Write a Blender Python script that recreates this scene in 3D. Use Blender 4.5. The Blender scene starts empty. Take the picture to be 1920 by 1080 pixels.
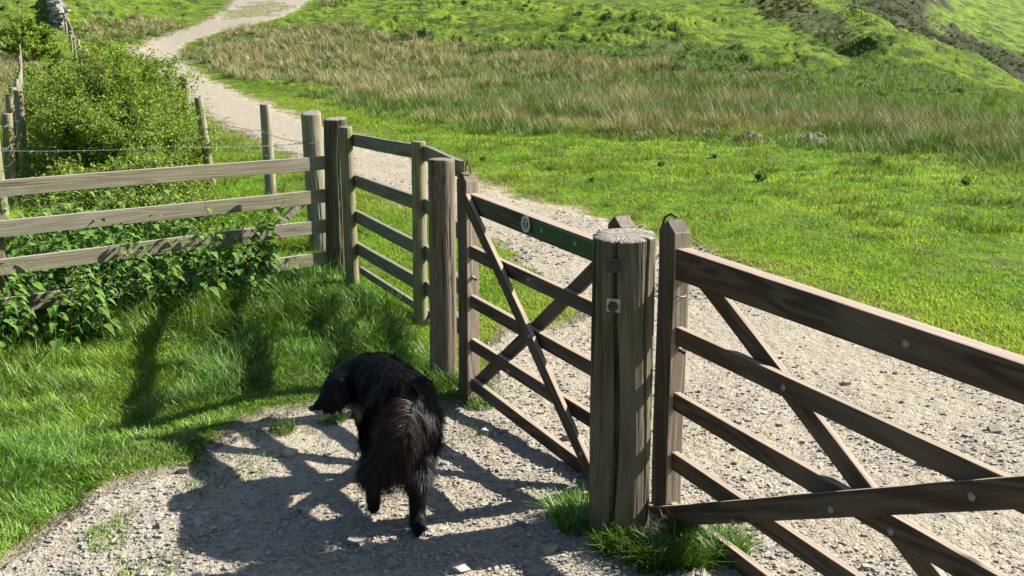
import bpy, bmesh, math, random
import numpy as np
from mathutils import Vector, Matrix

rng = np.random.default_rng(7); random.seed(7)
SC = bpy.context.scene
COL = SC.collection
# ------------------------------------------------------------------ camera
PITCH = math.radians(11.57); CAMH = 1.9; FPX = 1905.0
cam = bpy.data.cameras.new('camera'); camo = bpy.data.objects.new('camera', cam); COL.objects.link(camo)
cam.sensor_width = 36; cam.lens = 36 * FPX / 1920; cam.shift_y = -50 / 1920.0
cam.clip_end = 1500; cam.clip_start = 0.05
camo.location = (0, 0, CAMH); camo.rotation_euler = (math.pi / 2 - PITCH, 0, 0)
SC.camera = camo
# ------------------------------------------------------------------ world and sun
SUN_EL = math.radians(35.8); SUN_AZ = math.radians(73)          # azimuth from +Y towards +X
w = bpy.data.worlds.new('World'); SC.world = w; w.use_nodes = True
nt = w.node_tree; bg = nt.nodes['Background']
sky = nt.nodes.new('ShaderNodeTexSky'); sky.sky_type = 'NISHITA'; sky.sun_disc = False
sky.sun_elevation = SUN_EL; sky.sun_rotation = SUN_AZ; sky.altitude = 200
nt.links.new(sky.outputs[0], bg.inputs[0]); bg.inputs[1].default_value = 0.06
sl = bpy.data.lights.new('sun', 'SUN'); sl.energy = 5.0; sl.angle = math.radians(0.53); sl.color = (1, .95, .86)
so = bpy.data.objects.new('sun', sl); COL.objects.link(so)
sd = Vector((math.sin(SUN_AZ) * math.cos(SUN_EL), math.cos(SUN_AZ) * math.cos(SUN_EL), math.sin(SUN_EL)))
so.rotation_euler = sd.to_track_quat('Z', 'Y').to_euler(); so.location = sd * 50
SC.view_settings.view_transform = 'Standard'; SC.view_settings.look = 'None'
SC.view_settings.exposure = 1.42; SC.view_settings.gamma = 1
SC.cycles.max_bounces = 6; SC.cycles.transparent_max_bounces = 4

# ------------------------------------------------------------------ small tools
def tag(o, label=None, cat=None, group=None, kind=None):
    if label: o['label'] = label
    if cat: o['category'] = cat
    if group: o['group'] = group
    if kind: o['kind'] = kind
    return o
def thing(name, loc, label, cat, group=None):
    o = bpy.data.objects.new(name, None); COL.objects.link(o); o.location = loc; o.empty_display_size = .1
    return tag(o, label, cat, group)
def link(name, me, mat=None, parent=None):
    o = bpy.data.objects.new(name, me); COL.objects.link(o)
    for m in (mat if isinstance(mat, (list, tuple)) else [mat] if mat else []): me.materials.append(m)
    if parent: o.parent = parent
    return o
def np_mesh(name, V, F, col=None, smooth=False, midx=None):
    """V (n,3); F list of int arrays (each m x k) of faces"""
    me = bpy.data.meshes.new(name)
    F = [np.asarray(f, dtype=np.int32) for f in F if len(f)]
    V = np.asarray(V, dtype=np.float32)
    nl = sum(f.size for f in F); npol = sum(len(f) for f in F)
    me.vertices.add(len(V)); me.vertices.foreach_set('co', V.ravel())
    me.loops.add(nl); me.polygons.add(npol)
    me.loops.foreach_set('vertex_index', np.concatenate([f.ravel() for f in F]))
    tot = np.concatenate([np.full(len(f), f.shape[1], dtype=np.int32) for f in F])
    st = np.concatenate([[0], np.cumsum(tot)[:-1]]).astype(np.int32)
    me.polygons.foreach_set('loop_start', st)
    try: me.polygons.foreach_set('loop_total', tot)
    except Exception: pass
    me.polygons.foreach_set('use_smooth', np.full(npol, smooth, dtype=bool))
    if midx is not None: me.polygons.foreach_set('material_index', np.asarray(midx, dtype=np.int32))
    me.update(calc_edges=True); me.validate()
    if col is not None:
        a = me.color_attributes.new('col', 'FLOAT_COLOR', 'POINT')
        c = np.ones((len(V), 4), dtype=np.float32); c[:, :col.shape[1]] = col
        a.data.foreach_set('color', c.ravel())
    return me
# value noise ------------------------------------------------------
def _h(ix, iy, seed):
    n = (ix.astype(np.int64) * 374761393 + iy.astype(np.int64) * 668265263 + seed * 974711) & 0x7fffffff
    n = ((n ^ (n >> 13)) * 1274126177) & 0x7fffffff
    return ((n ^ (n >> 16)) & 0xffff) / 65535.0
def noise(x, y, seed=0):
    x = np.asarray(x, float); y = np.asarray(y, float)
    ix = np.floor(x); iy = np.floor(y); fx = x - ix; fy = y - iy
    fx = fx * fx * (3 - 2 * fx); fy = fy * fy * (3 - 2 * fy)
    a = _h(ix, iy, seed); b = _h(ix + 1, iy, seed); c_ = _h(ix, iy + 1, seed); d = _h(ix + 1, iy + 1, seed)
    return (a * (1 - fx) + b * fx) * (1 - fy) + (c_ * (1 - fx) + d * fx) * fy * 1.0
def fbm(x, y, seed=0, o=4):
    s = 0; a = .5; t = 0
    for i in range(o):
        s = s + a * noise(x * 2 ** i + i * 17.3, y * 2 ** i - i * 9.1, seed + i); t += a; a *= .5
    return s / t
def sstep(a, b, x):
    t = np.clip((x - a) / (b - a), 0, 1); return t * t * (3 - 2 * t)

# ------------------------------------------------------------------ terrain
# elevation of the land along several bearings: for each distance, how high the ground stands
cP, sP = math.cos(PITCH), math.sin(PITCH)
def z_at(v, Y):
    b = (v - 490) / FPX
    return CAMH - Y * (sP + b * cP) / (cP - b * sP)
DIST = [0, 25, 32, 40, 48, 55, 65, 75, 85, 100, 120, 150, 220, 400]
BEAR = [-300, 50, 300, 500, 700, 1000, 1400, 1480, 1560, 1650, 1720, 1800, 1880, 1960, 2300]
TAB = {
 -300: [190, 168, 146, 115,  85,  55,  12, -30, -80, -150, -230],
 50:   [192, 168, 146, 112,  80,  50,   8, -30, -80, -150, -230],
 300:  [193, 173, 158, 135, 110,  85,  45,   0, -60, -140, -230],
 500:  [192, 172, 156, 130, 102,  74,  33,  -8, -65, -140, -230],
 700:  [191, 170, 152, 122,  94,  66,  26, -15, -70, -140, -230],
 1000: [190, 167, 146, 112,  82,  55,  16, -22, -75, -150, -230],
 1400: [190, 166, 144, 108,  76,  46,   4, -35, -85, -160, -230],
 1480: [190, 166, 144, 106,  72,  38,  -6, -40, -85, -160, -230],
 1560: [190, 167, 147, 110,  68,  26,  14, -10, -70, -160, -230],
 1650: [191, 169, 150, 108,  66,  62,  30, -30, -80, -160, -230],
 1720: [191, 170, 150, 110,  86, 125,  72, -10, -80, -160, -230],
 1800: [192, 174, 160, 136, 122, 170,  92,  50, -30, -150, -230],
 1880: [193, 182, 172, 158, 160, 225, 122,  76,   0, -150, -230],
 1960: [194, 190, 186, 184, 205, 235, 150,  90,  20, -150, -230],
 2300: [210, 205, 205, 215, 230, 235, 180, 110,  20, -150, -230]}
_Z = np.zeros((len(BEAR), len(DIST)))
for i, bb in enumerate(BEAR):
    for j, dd in enumerate(DIST):
        if dd <= 25: _Z[i, j] = 0
        elif dd == 32: _Z[i, j] = .35 * z_at(TAB[bb][0], 40) 
        else: _Z[i, j] = z_at(TAB[bb][j - 3], dd)
_gu = np.arange(-300, 2301, 10.); _gl = np.linspace(0, 1, 240)      # distance axis: log
def l2d(l): return 8 * (50 ** l)
_tmp = np.array([np.interp(l2d(_gl), DIST, _Z[i]) for i in range(len(BEAR))])
_G = np.array([np.interp(_gu, BEAR, _tmp[:, k]) for k in range(len(_gl))]).T
def _blur(A, n, ax):
    k = np.hanning(2 * n + 3)[1:-1]; k /= k.sum()
    Ap = np.pad(A, [(n, n) if i == ax else (0, 0) for i in range(2)], mode='edge')
    return np.apply_along_axis(lambda r: np.convolve(r, k, 'valid'), ax, Ap)
_G = _blur(_blur(_G, 4, 0), 3, 1)
def base_h(x, y):
    x = np.asarray(x, float); y = np.asarray(y, float)
    r = np.hypot(x, y); th = np.clip(np.arctan2(x, y), -.66, .66)
    u = 960 + FPX * np.tan(th) / .98; Y = r * np.cos(th)
    l = np.clip(np.log(np.maximum(Y, 8) / 8) / math.log(50), 0, 1) * 239
    uu = np.clip((u + 300) / 10, 0, 260)
    i = np.clip(uu.astype(int), 0, 259); j = np.clip(l.astype(int), 0, 238); fu = uu - i; fl = l - j
    z = (_G[i, j] * (1 - fu) + _G[i + 1, j] * fu) * (1 - fl) + (_G[i, j + 1] * (1 - fu) + _G[i + 1, j + 1] * fu) * fl
    # knolls on the hillside
    for (kx, ky, sx, sy, hh) in ((17.2, 62, 3.6, 3.4, 1.0), (24.0, 66.5, 3.6, 3.2, 1.3), (29.2, 65.5, 3.2, 3.4, 1.0), (20.6, 66, 1.6, 5, -1.1), (27, 79, 3.0, 3.5, 1.2), (11, 76, 5, 4, 1.6), (2, 80, 8, 3.5, 1.5), (-8, 92, 8, 4, .8)):
        z = z + hh * np.exp(-((x - kx) / sx) ** 2 - ((y - ky) / sy) ** 2)
    return z
def hit(u, v):
    """where the line of sight of a photo point meets the land"""
    a = (u - 960) / FPX; b = (v - 490) / FPX; dx, dy, dz = a, cP - b * sP, -(sP + b * cP)
    t = 3.0 * (1.004 ** np.arange(1250)); X = dx * t; Y = dy * t; Z = CAMH + dz * t
    k = np.argmax(Z < base_h(X, Y))
    if k == 0: k = 1249
    return (X[k], Y[k])
def poly_world(pts): return np.array([hit(*p) for p in pts])
def sdist(P, x, y):
    """signed distance to polygon, + inside"""
    x = np.asarray(x, float); y = np.asarray(y, float)
    d = np.full(x.shape, 1e9); ins = np.zeros(x.shape, bool); n = len(P)
    for i in range(n):
        ax, ay = P[i]; bx, by = P[(i + 1) % n]; ex, ey = bx - ax, by - ay; L = ex * ex + ey * ey + 1e-12
        t = np.clip(((x - ax) * ex + (y - ay) * ey) / L, 0, 1)
        d = np.minimum(d, (x - ax - t * ex) ** 2 + (y - ay - t * ey) ** 2)
        c1 = (ay > y) != (by > y)
        ins ^= c1 & (x < (bx - ax) * (y - ay) / (by - ay + 1e-12) + ax)
    return np.where(ins, 1, -1) * np.sqrt(d)
_g1 = [(-150, 1240), (0, 1110), (110, 1035), (190, 965), (250, 905), (310, 880), (370, 840), (450, 792), (560, 768), (620, 762), (700, 772), (830, 765), (905, 742), (925, 680), (945, 645), (1000, 615),
       (1062, 598), (1050, 545), (985, 500), (950, 470), (900, 440), (810, 405), (770, 388), (670, 345), (600, 315), (540, 290), (450, 252), (400, 225), (375, 200), (345, 175), (320, 150), (285, 122), (250, 104),
       (235, 95), (290, 74), (345, 56), (395, 36), (425, 15), (440, -12), (470, -60), (640, -60), (592, -12), (572, 6), (552, 22), (515, 36), (450, 52), (390, 66), (350, 82), (332, 96), (340, 116), (380, 143), (430, 166),
       (500, 196), (560, 217), (640, 250), (700, 273), (800, 303), (890, 338), (1000, 375), (1130, 408), (1300, 468), (1500, 540), (1700, 610), (1920, 700), (2300, 850)]
GRAV = np.vstack([poly_world(_g1), [[4.2, 1.5], [2.5, -2.5], [-2.5, -2.0]]])
_tk = [(430, 16), (475, 4), (540, 8), (550, 14), (500, 30), (425, 36), (400, 30)]
TURF = poly_world(_tk)
_r1 = [(350, 100), (385, 72), (450, 56), (560, 50), (700, 64), (800, 78), (900, 92), (1000, 97), (1150, 116), (1300, 150), (1450, 168), (1650, 192), (1920, 238), (2150, 285), (2150, 330), (1850, 292), (1600, 272), (1350, 258), (1150, 250), (1000, 243), (850, 228), (700, 188), (560, 163), (430, 146), (370, 128)]
RUSH = poly_world(_r1)
RANK = poly_world([(900, 96), (1150, 97), (1290, 84), (1375, 92), (1420, 122), (1520, 137), (1600, 128), (1590, 98), (1520, 72), (1440, 35), (1395, -5), (1500, -5), (1575, 40), (1615, 78), (1625, 94), (1700, 122), (1770, 137), (1850, 174), (1930, 197), (2150, 265), (2150, 340), (1850, 300), (1300, 262), (1000, 245), (800, 215), (560, 150), (480, 70)])
def m_val(x, y):
    u = 960 + 1944 * x / np.maximum(y, 1); nz_ = (fbm(x * .25, y * .25, 14) - .5)
    far = 1 - sstep(107, 112, y + nz_ * 18)
    return sstep(1560, 1620, u + nz_ * 60) * sstep(83, 86, y) * np.maximum(far, 1 - sstep(1730, 1770, u + nz_ * 90))
def m_rank(x, y):
    d = sdist(RANK, x, y) + (fbm(x * .4, y * .4, 13) - .5) * 3
    u = 960 + 1944 * x / np.maximum(y, 1)
    return np.maximum(sstep(-.5, .5, d), .9 * m_val(x, y))
RPATCH = [poly_world(p) for p in (
    [(1390, 0), (1440, -20), (1530, 20), (1590, 55), (1610, 90), (1560, 75), (1500, 58), (1440, 38)],
    [(1200, 78), (1290, 84), (1300, 112), (1215, 106)], [(1390, 128), (1480, 140), (1470, 168), (1380, 158)],
    [(150, 46), (250, 36), (330, 44), (320, 62), (220, 84), (170, 84)],
    [(-60, 60), (20, 56), (52, 90), (66, 130), (60, 190), (30, 240), (-60, 260)],
    [(600, -8), (625, -8), (625, 16), (605, 18)])]
DARKV = poly_world([(1540, -30), (1600, 10), (1660, 40), (1740, 60), (1800, 95), (1850, 90), (1750, 60), (1740, 20), (1800, -30)])
def m_gravel(x, y):
    r = np.hypot(x, y); d = sdist(GRAV, x, y)
    d = d + (fbm(x * 2.2, y * 2.2, 3) - .5) * np.clip(.05 * r, .7, 1.6) * .9 + (fbm(x * 7, y * 7, 5) - .5) * .18
    wdt = np.clip(.015 * r, .06, .5)
    g = sstep(-wdt, wdt, d)
    t = sdist(TURF, x, y) + (fbm(x * .6, y * .6, 4) - .5) * 6
    return g * (1 - .7 * sstep(-.3, .8, t))
def m_rush(x, y):
    d = sdist(RUSH, x, y) + (fbm(x * .35, y * .35, 11) - .5) * 5
    m = sstep(-.8, .8, d)
    for P in RPATCH:
        dp = sdist(P, x, y) + (fbm(x * .5, y * .5, 12) - .5) * 2.5; m = np.maximum(m, sstep(-.6, .6, dp))
    m = np.maximum(m, m_val(x, y) * (.6 + .4 * sstep(.3, .5, fbm(x * .2, y * .2, 15))))
    return m
def terr(x, y, g=None, ru=None):
    x = np.asarray(x, float); y = np.asarray(y, float); r = np.hypot(x, y)
    z = base_h(x, y)
    if g is None: g = m_gravel(x, y)
    z = z - .17 * sstep(-1.3, -2.3, x) * (1 - sstep(6.6, 7.6, y)) * sstep(4.4, 5.4, y)
    z = z + (1 - g) * .035 * sstep(-.2, .3, (1 - g)) - .02
    z = z + (fbm(x * 1.6, y * 1.6, 21) - .5) * (.03 + .05 * (1 - g)) * sstep(1.5, 4, r)
    z = z + g * (fbm(x * 9, y * 9, 23, 3) - .5) * .018
    hill = sstep(34, 55, r) * (1 - g) * sstep(.3, 3.5, -sdist(GRAV, x, y))
    n1 = fbm(x * .55 + .35 * y, y * 1.1, 31, 5); n2 = fbm(x * 1.3, y * 1.9, 37, 3)
    n3 = fbm(x * .95 + 3, y * 1.3, 39, 4); n4 = fbm(x * .12, y * .12, 43, 3)
    n5 = fbm(x * 2.1, y * 2.4, 45, 3)
    hill = hill * (1 - .65 * sstep(-1, 2, sdist(RUSH, x, y)))
    calm = 1 - .45 * sstep(13, 16, x) * sstep(50, 56, y) * (1 - sstep(76, 84, y)); hill = hill * calm; band = sstep(-22, -14, x) * (1 - sstep(12, 16, x)) * sstep(58, 64, y) * (1 - sstep(84, 92, y)) * sstep(.3, .55, fbm(x * .12, y * .2, 47, 3))
    z = z + hill * ((n1 - .5) * .8 + (np.abs(n2 - .5)) * -.35 + .1 + (.30 * sstep(.50, .66, n3) + .16 * sstep(.5, .7, n5)) * np.maximum(sstep(.40, .58, n4), band))
    lawn = sstep(7, 10, r) * (1 - hill) * (1 - g)
    z = z + lawn * (fbm(x * .9, y * .9, 41) - .5) * .16
    return z

# polar sheet, fine in view, coarse elsewhere
th_f = np.radians(np.linspace(-34, 34, 760)); th_c = np.radians(np.linspace(34, 326, 74)[1:-1])
TH = np.concatenate([th_f, th_c]); nT = len(TH)
rr = [0.4, 1, 1.8, 2.4, 2.8]
v = 3.0
while v < 30: rr.append(v); v += max(.012, v * v / (1.9 * 1016) * 1.05)
while v < 150: rr.append(v); v *= 1.0055
while v < 900: rr.append(v); v *= 1.06
R = np.array(rr); nR = len(R)
TT, RR = np.meshgrid(TH, R)
GX = (RR * np.sin(TT)).ravel(); GY = (RR * np.cos(TT)).ravel()
mg = m_gravel(GX, GY); mr = m_rush(GX, GY)
GZ = terr(GX, GY, mg)
idx = np.arange(nR * nT).reshape(nR, nT)
a = idx[:-1, :]; b = idx[1:, :]
F = np.stack([a, np.roll(a, -1, 1), np.roll(b, -1, 1), b], -1).reshape(-1, 4)[:, ::-1]
cen = len(GX)
V = np.vstack([np.stack([GX, GY, GZ], 1), [[0, 0, 0]]])
tri = np.stack([idx[0], np.roll(idx[0], -1), np.full(nT, cen)], -1)
hillm = sstep(34, 60, RR.ravel())
colr = np.ones((len(V), 4)); colr[:-1, 3] = m_rank(GX, GY); colr[:-1, 0] = mg; colr[:-1, 1] = mr + m_val(GX, GY); colr[:-1, 2] = hillm
colr[-1] = (1, 0, 0, 1)
ground_me = np_mesh('ground', V, [F, tri], colr, smooth=True)

# ------------------------------------------------------------------ materials
def mat(name):
    m = bpy.data.materials.new(name); m.use_nodes = True; nt = m.node_tree
    return m, nt, nt.nodes['Principled BSDF'], nt.nodes['Material Output']
class N:
    def __init__(s, nt): s.nt = nt
    def n(s, t, **k):
        o = s.nt.nodes.new(t)
        for a, b in k.items(): setattr(o, a, b)
        return o
    def l(s, a, b): s.nt.links.new(a, b)
    def noise(s, vec, scale, detail=4, dist=0, rough=.55):
        o = s.n('ShaderNodeTexNoise'); o.inputs['Scale'].default_value = scale; o.inputs['Detail'].default_value = detail
        o.inputs['Distortion'].default_value = dist; o.inputs['Roughness'].default_value = rough
        if vec is not None: s.l(vec, o.inputs['Vector'])
        return o.outputs['Fac']
    def ramp(s, fac, stops):
        o = s.n('ShaderNodeValToRGB'); e = o.color_ramp.elements
        while len(e) < len(stops): e.new(.5)
        for k, (p, c_) in enumerate(stops):
            e[k].position = p; e[k].color = (*c_, 1) if len(c_) == 3 else c_
        s.l(fac, o.inputs[0]); return o.outputs[0]
    def mix(s, fac, a, b, mode='MIX'):
        o = s.n('ShaderNodeMix', data_type='RGBA', blend_type=mode)
        for i, q in ((0, fac), (6, a), (7, b)):
            if isinstance(q, (int, float)): o.inputs[i].default_value = q
            elif isinstance(q, tuple): o.inputs[i].default_value = (*q, 1)
            else: s.l(q, o.inputs[i])
        return o.outputs[2]
    def math(s, op, a, b=0, c_=None):
        o = s.n('ShaderNodeMath', operation=op)
        for i, q in enumerate((a, b) if c_ is None else (a, b, c_)):
            if isinstance(q, (int, float)): o.inputs[i].default_value = q
            else: s.l(q, o.inputs[i])
        return o.outputs[0]
    def mapping(s, vec, scale=(1, 1, 1), loc=(0, 0, 0)):
        o = s.n('ShaderNodeMapping'); o.inputs['Scale'].default_value = scale; o.inputs['Location'].default_value = loc
        s.l(vec, o.inputs['Vector']); return o.outputs[0]
    def bump(s, h, strength, dist, nrm=None):
        o = s.n('ShaderNodeBump'); o.inputs['Strength'].default_value = strength; o.inputs['Distance'].default_value = dist
        s.l(h, o.inputs['Height'])
        if nrm is not None: s.l(nrm, o.inputs['Normal'])
        return o.outputs[0]

def ground_mat():
    m, nt, bs, out = mat('ground'); k = N(nt)
    tc = k.n('ShaderNodeTexCoord').outputs['Object']
    at = k.n('ShaderNodeAttribute'); at.attribute_name = 'col'; sp = k.n('ShaderNodeSeparateColor'); k.l(at.outputs['Color'], sp.inputs[0])
    g, ru, hl = sp.outputs[0], k.math('MINIMUM', sp.outputs[1], 1.0), sp.outputs[2]; dk = k.math('MAXIMUM', k.math('SUBTRACT', sp.outputs[1], .75), 0.0)
    dk = k.math('MINIMUM', k.math('MAXIMUM', k.math('SUBTRACT', sp.outputs[1], 1.05), 0.0), .85)
    # gravel
    vo = k.n('ShaderNodeTexVoronoi'); vo.inputs['Scale'].default_value = 55; k.l(tc, vo.inputs['Vector'])
    vo2 = k.n('ShaderNodeTexVoronoi'); vo2.inputs['Scale'].default_value = 19; k.l(tc, vo2.inputs['Vector'])
    vs = k.n('ShaderNodeSeparateColor'); k.l(vo.outputs['Color'], vs.inputs[0])
    stone = k.ramp(vs.outputs[0], [(0, (.19, .17, .135)), (.4, (.26, .237, .19)), (.75, (.32, .293, .24)), (1, (.39, .36, .30))])
    dirt = k.ramp(k.noise(tc, 3.5, 6), [(.3, (.29, .24, .175)), (.7, (.38, .322, .245))])
    gr = k.mix(k.math('MULTIPLY', k.ramp(k.noise(tc, 5, 5), [(.35, (.3,) * 3), (.62, (1,) * 3)]), .8), dirt, stone)
    gr = k.mix(k.math('MULTIPLY', k.ramp(k.noise(tc, 1.1, 4), [(.5, (0,) * 3), (.75, (1,) * 3)]), .35), gr, (.22, .23, .09))
    # turf base
    n1 = k.noise(tc, 2.2, 6, .4)
    tf = k.ramp(n1, [(.25, (.06, .12, .008)), (.5, (.12, .22, .012)), (.75, (.19, .30, .02))])
    tf = k.mix(k.ramp(k.noise(tc, 1.4, 7, .6), [(.56, (0,) * 3), (.68, (.75,) * 3)]), tf, (.17, .13, .07))
    n2 = k.noise(k.mapping(tc, (1, 1.7, 1)), .55, 9, .5, .62)
    hg = k.ramp(n2, [(.30, (.028, .055, .012)), (.42, (.055, .10, .016)), (.52, (.13, .205, .018)), (.70, (.20, .285, .028))])
    hg = k.mix(k.ramp(k.noise(tc, .16, 6, .6), [(.55, (0,) * 3), (.7, (.6,) * 3)]), hg, (.12, .13, .05))
    tf = k.mix(hl, tf, hg)
    rk = k.ramp(k.noise(tc, .8, 8, .6), [(.3, (.03, .055, .014)), (.55, (.08, .13, .03)), (.75, (.14, .18, .05))])
    tf = k.mix(k.math('MULTIPLY', at.outputs['Alpha'], .9), tf, rk)
    rc = k.ramp(k.noise(tc, 1.3, 7, .7), [(.3, (.05, .08, .02)), (.55, (.11, .13, .045)), (.75, (.17, .16, .075))])
    tf = k.mix(ru, tf, rc)
    tf = k.mix(dk, tf, k.ramp(k.noise(tc, .5, 8, .6), [(.4, (.018, .03, .010)), (.6, (.045, .045, .022))]))  # gully ground darkened: brown growth plus the hollow's shade put into the colour
    edge = k.math('MULTIPLY', k.math('MULTIPLY', g, k.math('SUBTRACT', 1, g)), 3.4)
    tf = k.mix(edge, tf, (.27, .22, .13))
    k.l(k.mix(g, tf, gr), bs.inputs['Base Color'])
    bs.inputs['Roughness'].default_value = .95; bs.inputs['Specular IOR Level'].default_value = .15
    hgt = k.math('ADD', k.math('MULTIPLY', k.math('SUBTRACT', 1, vo.outputs['Distance']), .5), k.math('MULTIPLY', k.math('SUBTRACT', 1, vo2.outputs['Distance']), .9))
    hgt = k.math('MULTIPLY', k.math('ADD', hgt, k.noise(tc, 90, 3)), g)
    b1 = k.bump(hgt, .9, .012)
    th = k.math('MULTIPLY', k.noise(tc, 3.2, 8, .3, .7), k.math('SUBTRACT', 1, g))
    b2 = k.bump(th, 1.0, .35, b1); k.l(b2, bs.inputs['Normal'])
    return m
ground = link('ground', ground_me, ground_mat()); ground['kind'] = 'structure'

def leaf_mat(name, transl=.35, rough=.45, spec=.35, hue_noise=True):
    m, nt, bs, out = mat(name); k = N(nt)
    at = k.n('ShaderNodeAttribute'); at.attribute_name = 'col'; c_ = at.outputs['Color']
    k.l(c_, bs.inputs['Base Color']); bs.inputs['Roughness'].default_value = rough; bs.inputs['Specular IOR Level'].default_value = spec
    tr = k.n('ShaderNodeBsdfTranslucent'); k.l(k.mix(1.0, c_, (1.0, 1.0, .45), 'MULTIPLY'), tr.inputs['Color'])
    ms = k.n('ShaderNodeMixShader'); ms.inputs[0].default_value = transl
    k.l(bs.outputs[0], ms.inputs[1]); k.l(tr.outputs[0], ms.inputs[2]); k.l(ms.outputs[0], out.inputs['Surface'])
    return m
M_GRASS = leaf_mat('grass_blade', .5, .6, .15); M_GRASS2 = leaf_mat('long_grass_blade', .30, .42, .3); M_RUSH = leaf_mat('rush_blade', .25, .6, .2); M_LEAF = leaf_mat('leaf', .42, .55, .2); M_NET = leaf_mat('nettle_leaf', .3, .6, .2)

def wood_mat(name, axis, cols, ring=9, fib=70, bumpd=.004, weather=None, crack=.5, moss=0, top=None, rw=.24):
    """cols: dark to light; axis: grain direction 0 or 2"""
    m, nt, bs, out = mat(name); k = N(nt)
    tc = k.n('ShaderNodeTexCoord').outputs['Object']; oi = k.n('ShaderNodeObjectInfo')
    off = k.n('ShaderNodeVectorMath', operation='SCALE'); off.inputs[0].default_value = (7, 13, 5)
    k.l(k.math('MULTIPLY', oi.outputs['Random'], 9), off.inputs['Scale'])
    ad = k.n('ShaderNodeVectorMath', operation='ADD'); k.l(tc, ad.inputs[0]); k.l(off.outputs[0], ad.inputs[1]); tc = ad.outputs[0]
    def sc(al, ac): return tuple(al if i == axis else ac for i in range(3))
    field = k.noise(k.mapping(tc, sc(.7, 7)), 1, 2, .5)
    kv = k.n('ShaderNodeTexVoronoi'); kv.inputs['Scale'].default_value = 1; k.l(k.mapping(tc, sc(1.7, 7)), kv.inputs['Vector'])
    kd = kv.outputs['Distance']; knot = k.ramp(kd, [(.03, (1,) * 3), (.085, (0,) * 3)])
    field = k.math('ADD', field, k.math('DIVIDE', .012, k.math('ADD', kd, .04)))
    rings = k.math('SINE', k.math('MULTIPLY', field, ring * 9.0))
    rings = k.math('MULTIPLY_ADD', rings, .5, .5)
    fibre = k.noise(k.mapping(tc, sc(2.5, fib)), 1, 5, .1, .65)
    big = k.noise(k.mapping(tc, sc(1.3, 3.5)), 1, 5, .5)
    fac = k.math('ADD', k.math('ADD', k.math('MULTIPLY', rings, rw), (.38 - rw) * .5), k.math('ADD', k.math('MULTIPLY', fibre, .55), k.math('MULTIPLY', big, .30)))
    col = k.ramp(fac, [(.28, cols[0]), (.62, cols[1]), (.95, cols[2])])
    if weather: col = k.mix(k.ramp(k.noise(k.mapping(tc, sc(2, 7)), 1, 6, .4), [(.48, (0,) * 3), (.66, (.7,) * 3)]), col, weather)
    if moss: col = k.mix(k.math('MULTIPLY', k.ramp(k.noise(k.mapping(tc, sc(3, 8)), 1, 6, .4), [(.5, (0,) * 3), (.68, (1,) * 3)]), moss), col, (.15, .165, .05))
    if top:  # upper faces lightened: weather bleaching plus sunlit brightness put into the colour
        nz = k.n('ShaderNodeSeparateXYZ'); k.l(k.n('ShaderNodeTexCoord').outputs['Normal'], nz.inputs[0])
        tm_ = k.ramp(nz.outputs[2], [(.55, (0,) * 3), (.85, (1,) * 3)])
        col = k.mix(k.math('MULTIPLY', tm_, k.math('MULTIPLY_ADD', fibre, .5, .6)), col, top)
    cr = k.noise(k.mapping(tc, sc(.8, 22)), 1, 3, .35)
    cm = k.ramp(cr, [(.33, (0,) * 3), (.37, (1,) * 3)])
    crk = k.mix(crack, (1, 1, 1), cm); col = k.mix(k.math('MULTIPLY', knot, .75), col, tuple(c_ * .6 for c_ in cols[0]))
    k.l(k.mix(1.0, col, crk, 'MULTIPLY'), bs.inputs['Base Color'])
    bs.inputs['Roughness'].default_value = .72; bs.inputs['Specular IOR Level'].default_value = .3
    h = k.math('ADD', k.math('ADD', k.math('MULTIPLY', fibre, .8), k.math('MULTIPLY', rings, .25)), k.math('MULTIPLY', crk, .8))
    k.l(k.bump(h, .9, bumpd), bs.inputs['Normal'])
    return m
def endgrain_mat(name, light=(.34, .31, .25), dark=(.12, .10, .075)):
    m, nt, bs, out = mat(name); k = N(nt)
    tc = k.n('ShaderNodeTexCoord').outputs['Object']
    sp = k.n('ShaderNodeSeparateXYZ'); k.l(tc, sp.inputs[0])
    ln = k.math('SQRT', k.math('ADD', k.math('POWER', sp.outputs[0], 2), k.math('POWER', sp.outputs[1], 2)))
    ring = k.math('SINE', k.math('ADD', k.math('MULTIPLY', ln, 700), k.math('MULTIPLY', k.noise(tc, 12, 3), 8)))
    ang = k.math('ARCTAN2', sp.outputs[1], sp.outputs[0])
    cv = k.n('ShaderNodeCombineXYZ'); k.l(k.math('MULTIPLY', ang, 2.1), cv.inputs[0]); k.l(k.math('MULTIPLY', ln, 4), cv.inputs[1])
    cr = k.noise(cv.outputs[0], 2.6, 3, .3)
    crm = k.ramp(k.math('ABSOLUTE', k.math('SUBTRACT', cr, .5)), [(.012, (0,) * 3), (.032, (1,) * 3)])
    base = k.mix(k.math('MULTIPLY_ADD', ring, .12, .3), light, dark)
    base = k.mix(k.ramp(k.noise(tc, 22, 5), [(.4, (0,) * 3), (.7, (.7,) * 3)]), base, (.24, .22, .17))
    k.l(k.mix(1, base, k.mix(.8, (1, 1, 1), crm), 'MULTIPLY'), bs.inputs['Base Color']); bs.inputs['Roughness'].default_value = .9
    k.l(k.bump(k.math('ADD', crm, k.noise(tc, 60, 4)), .8, .004), bs.inputs['Normal'])
    return m
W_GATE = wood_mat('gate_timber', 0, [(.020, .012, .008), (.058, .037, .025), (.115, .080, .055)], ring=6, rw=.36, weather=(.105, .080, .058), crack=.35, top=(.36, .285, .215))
W_RAIL = wood_mat('fence_timber', 0, [(.08, .066, .044), (.17, .146, .102), (.28, .25, .19)], ring=5, rw=.14, weather=(.19, .175, .145), crack=.5, moss=.4, top=(.34, .31, .25))
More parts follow.
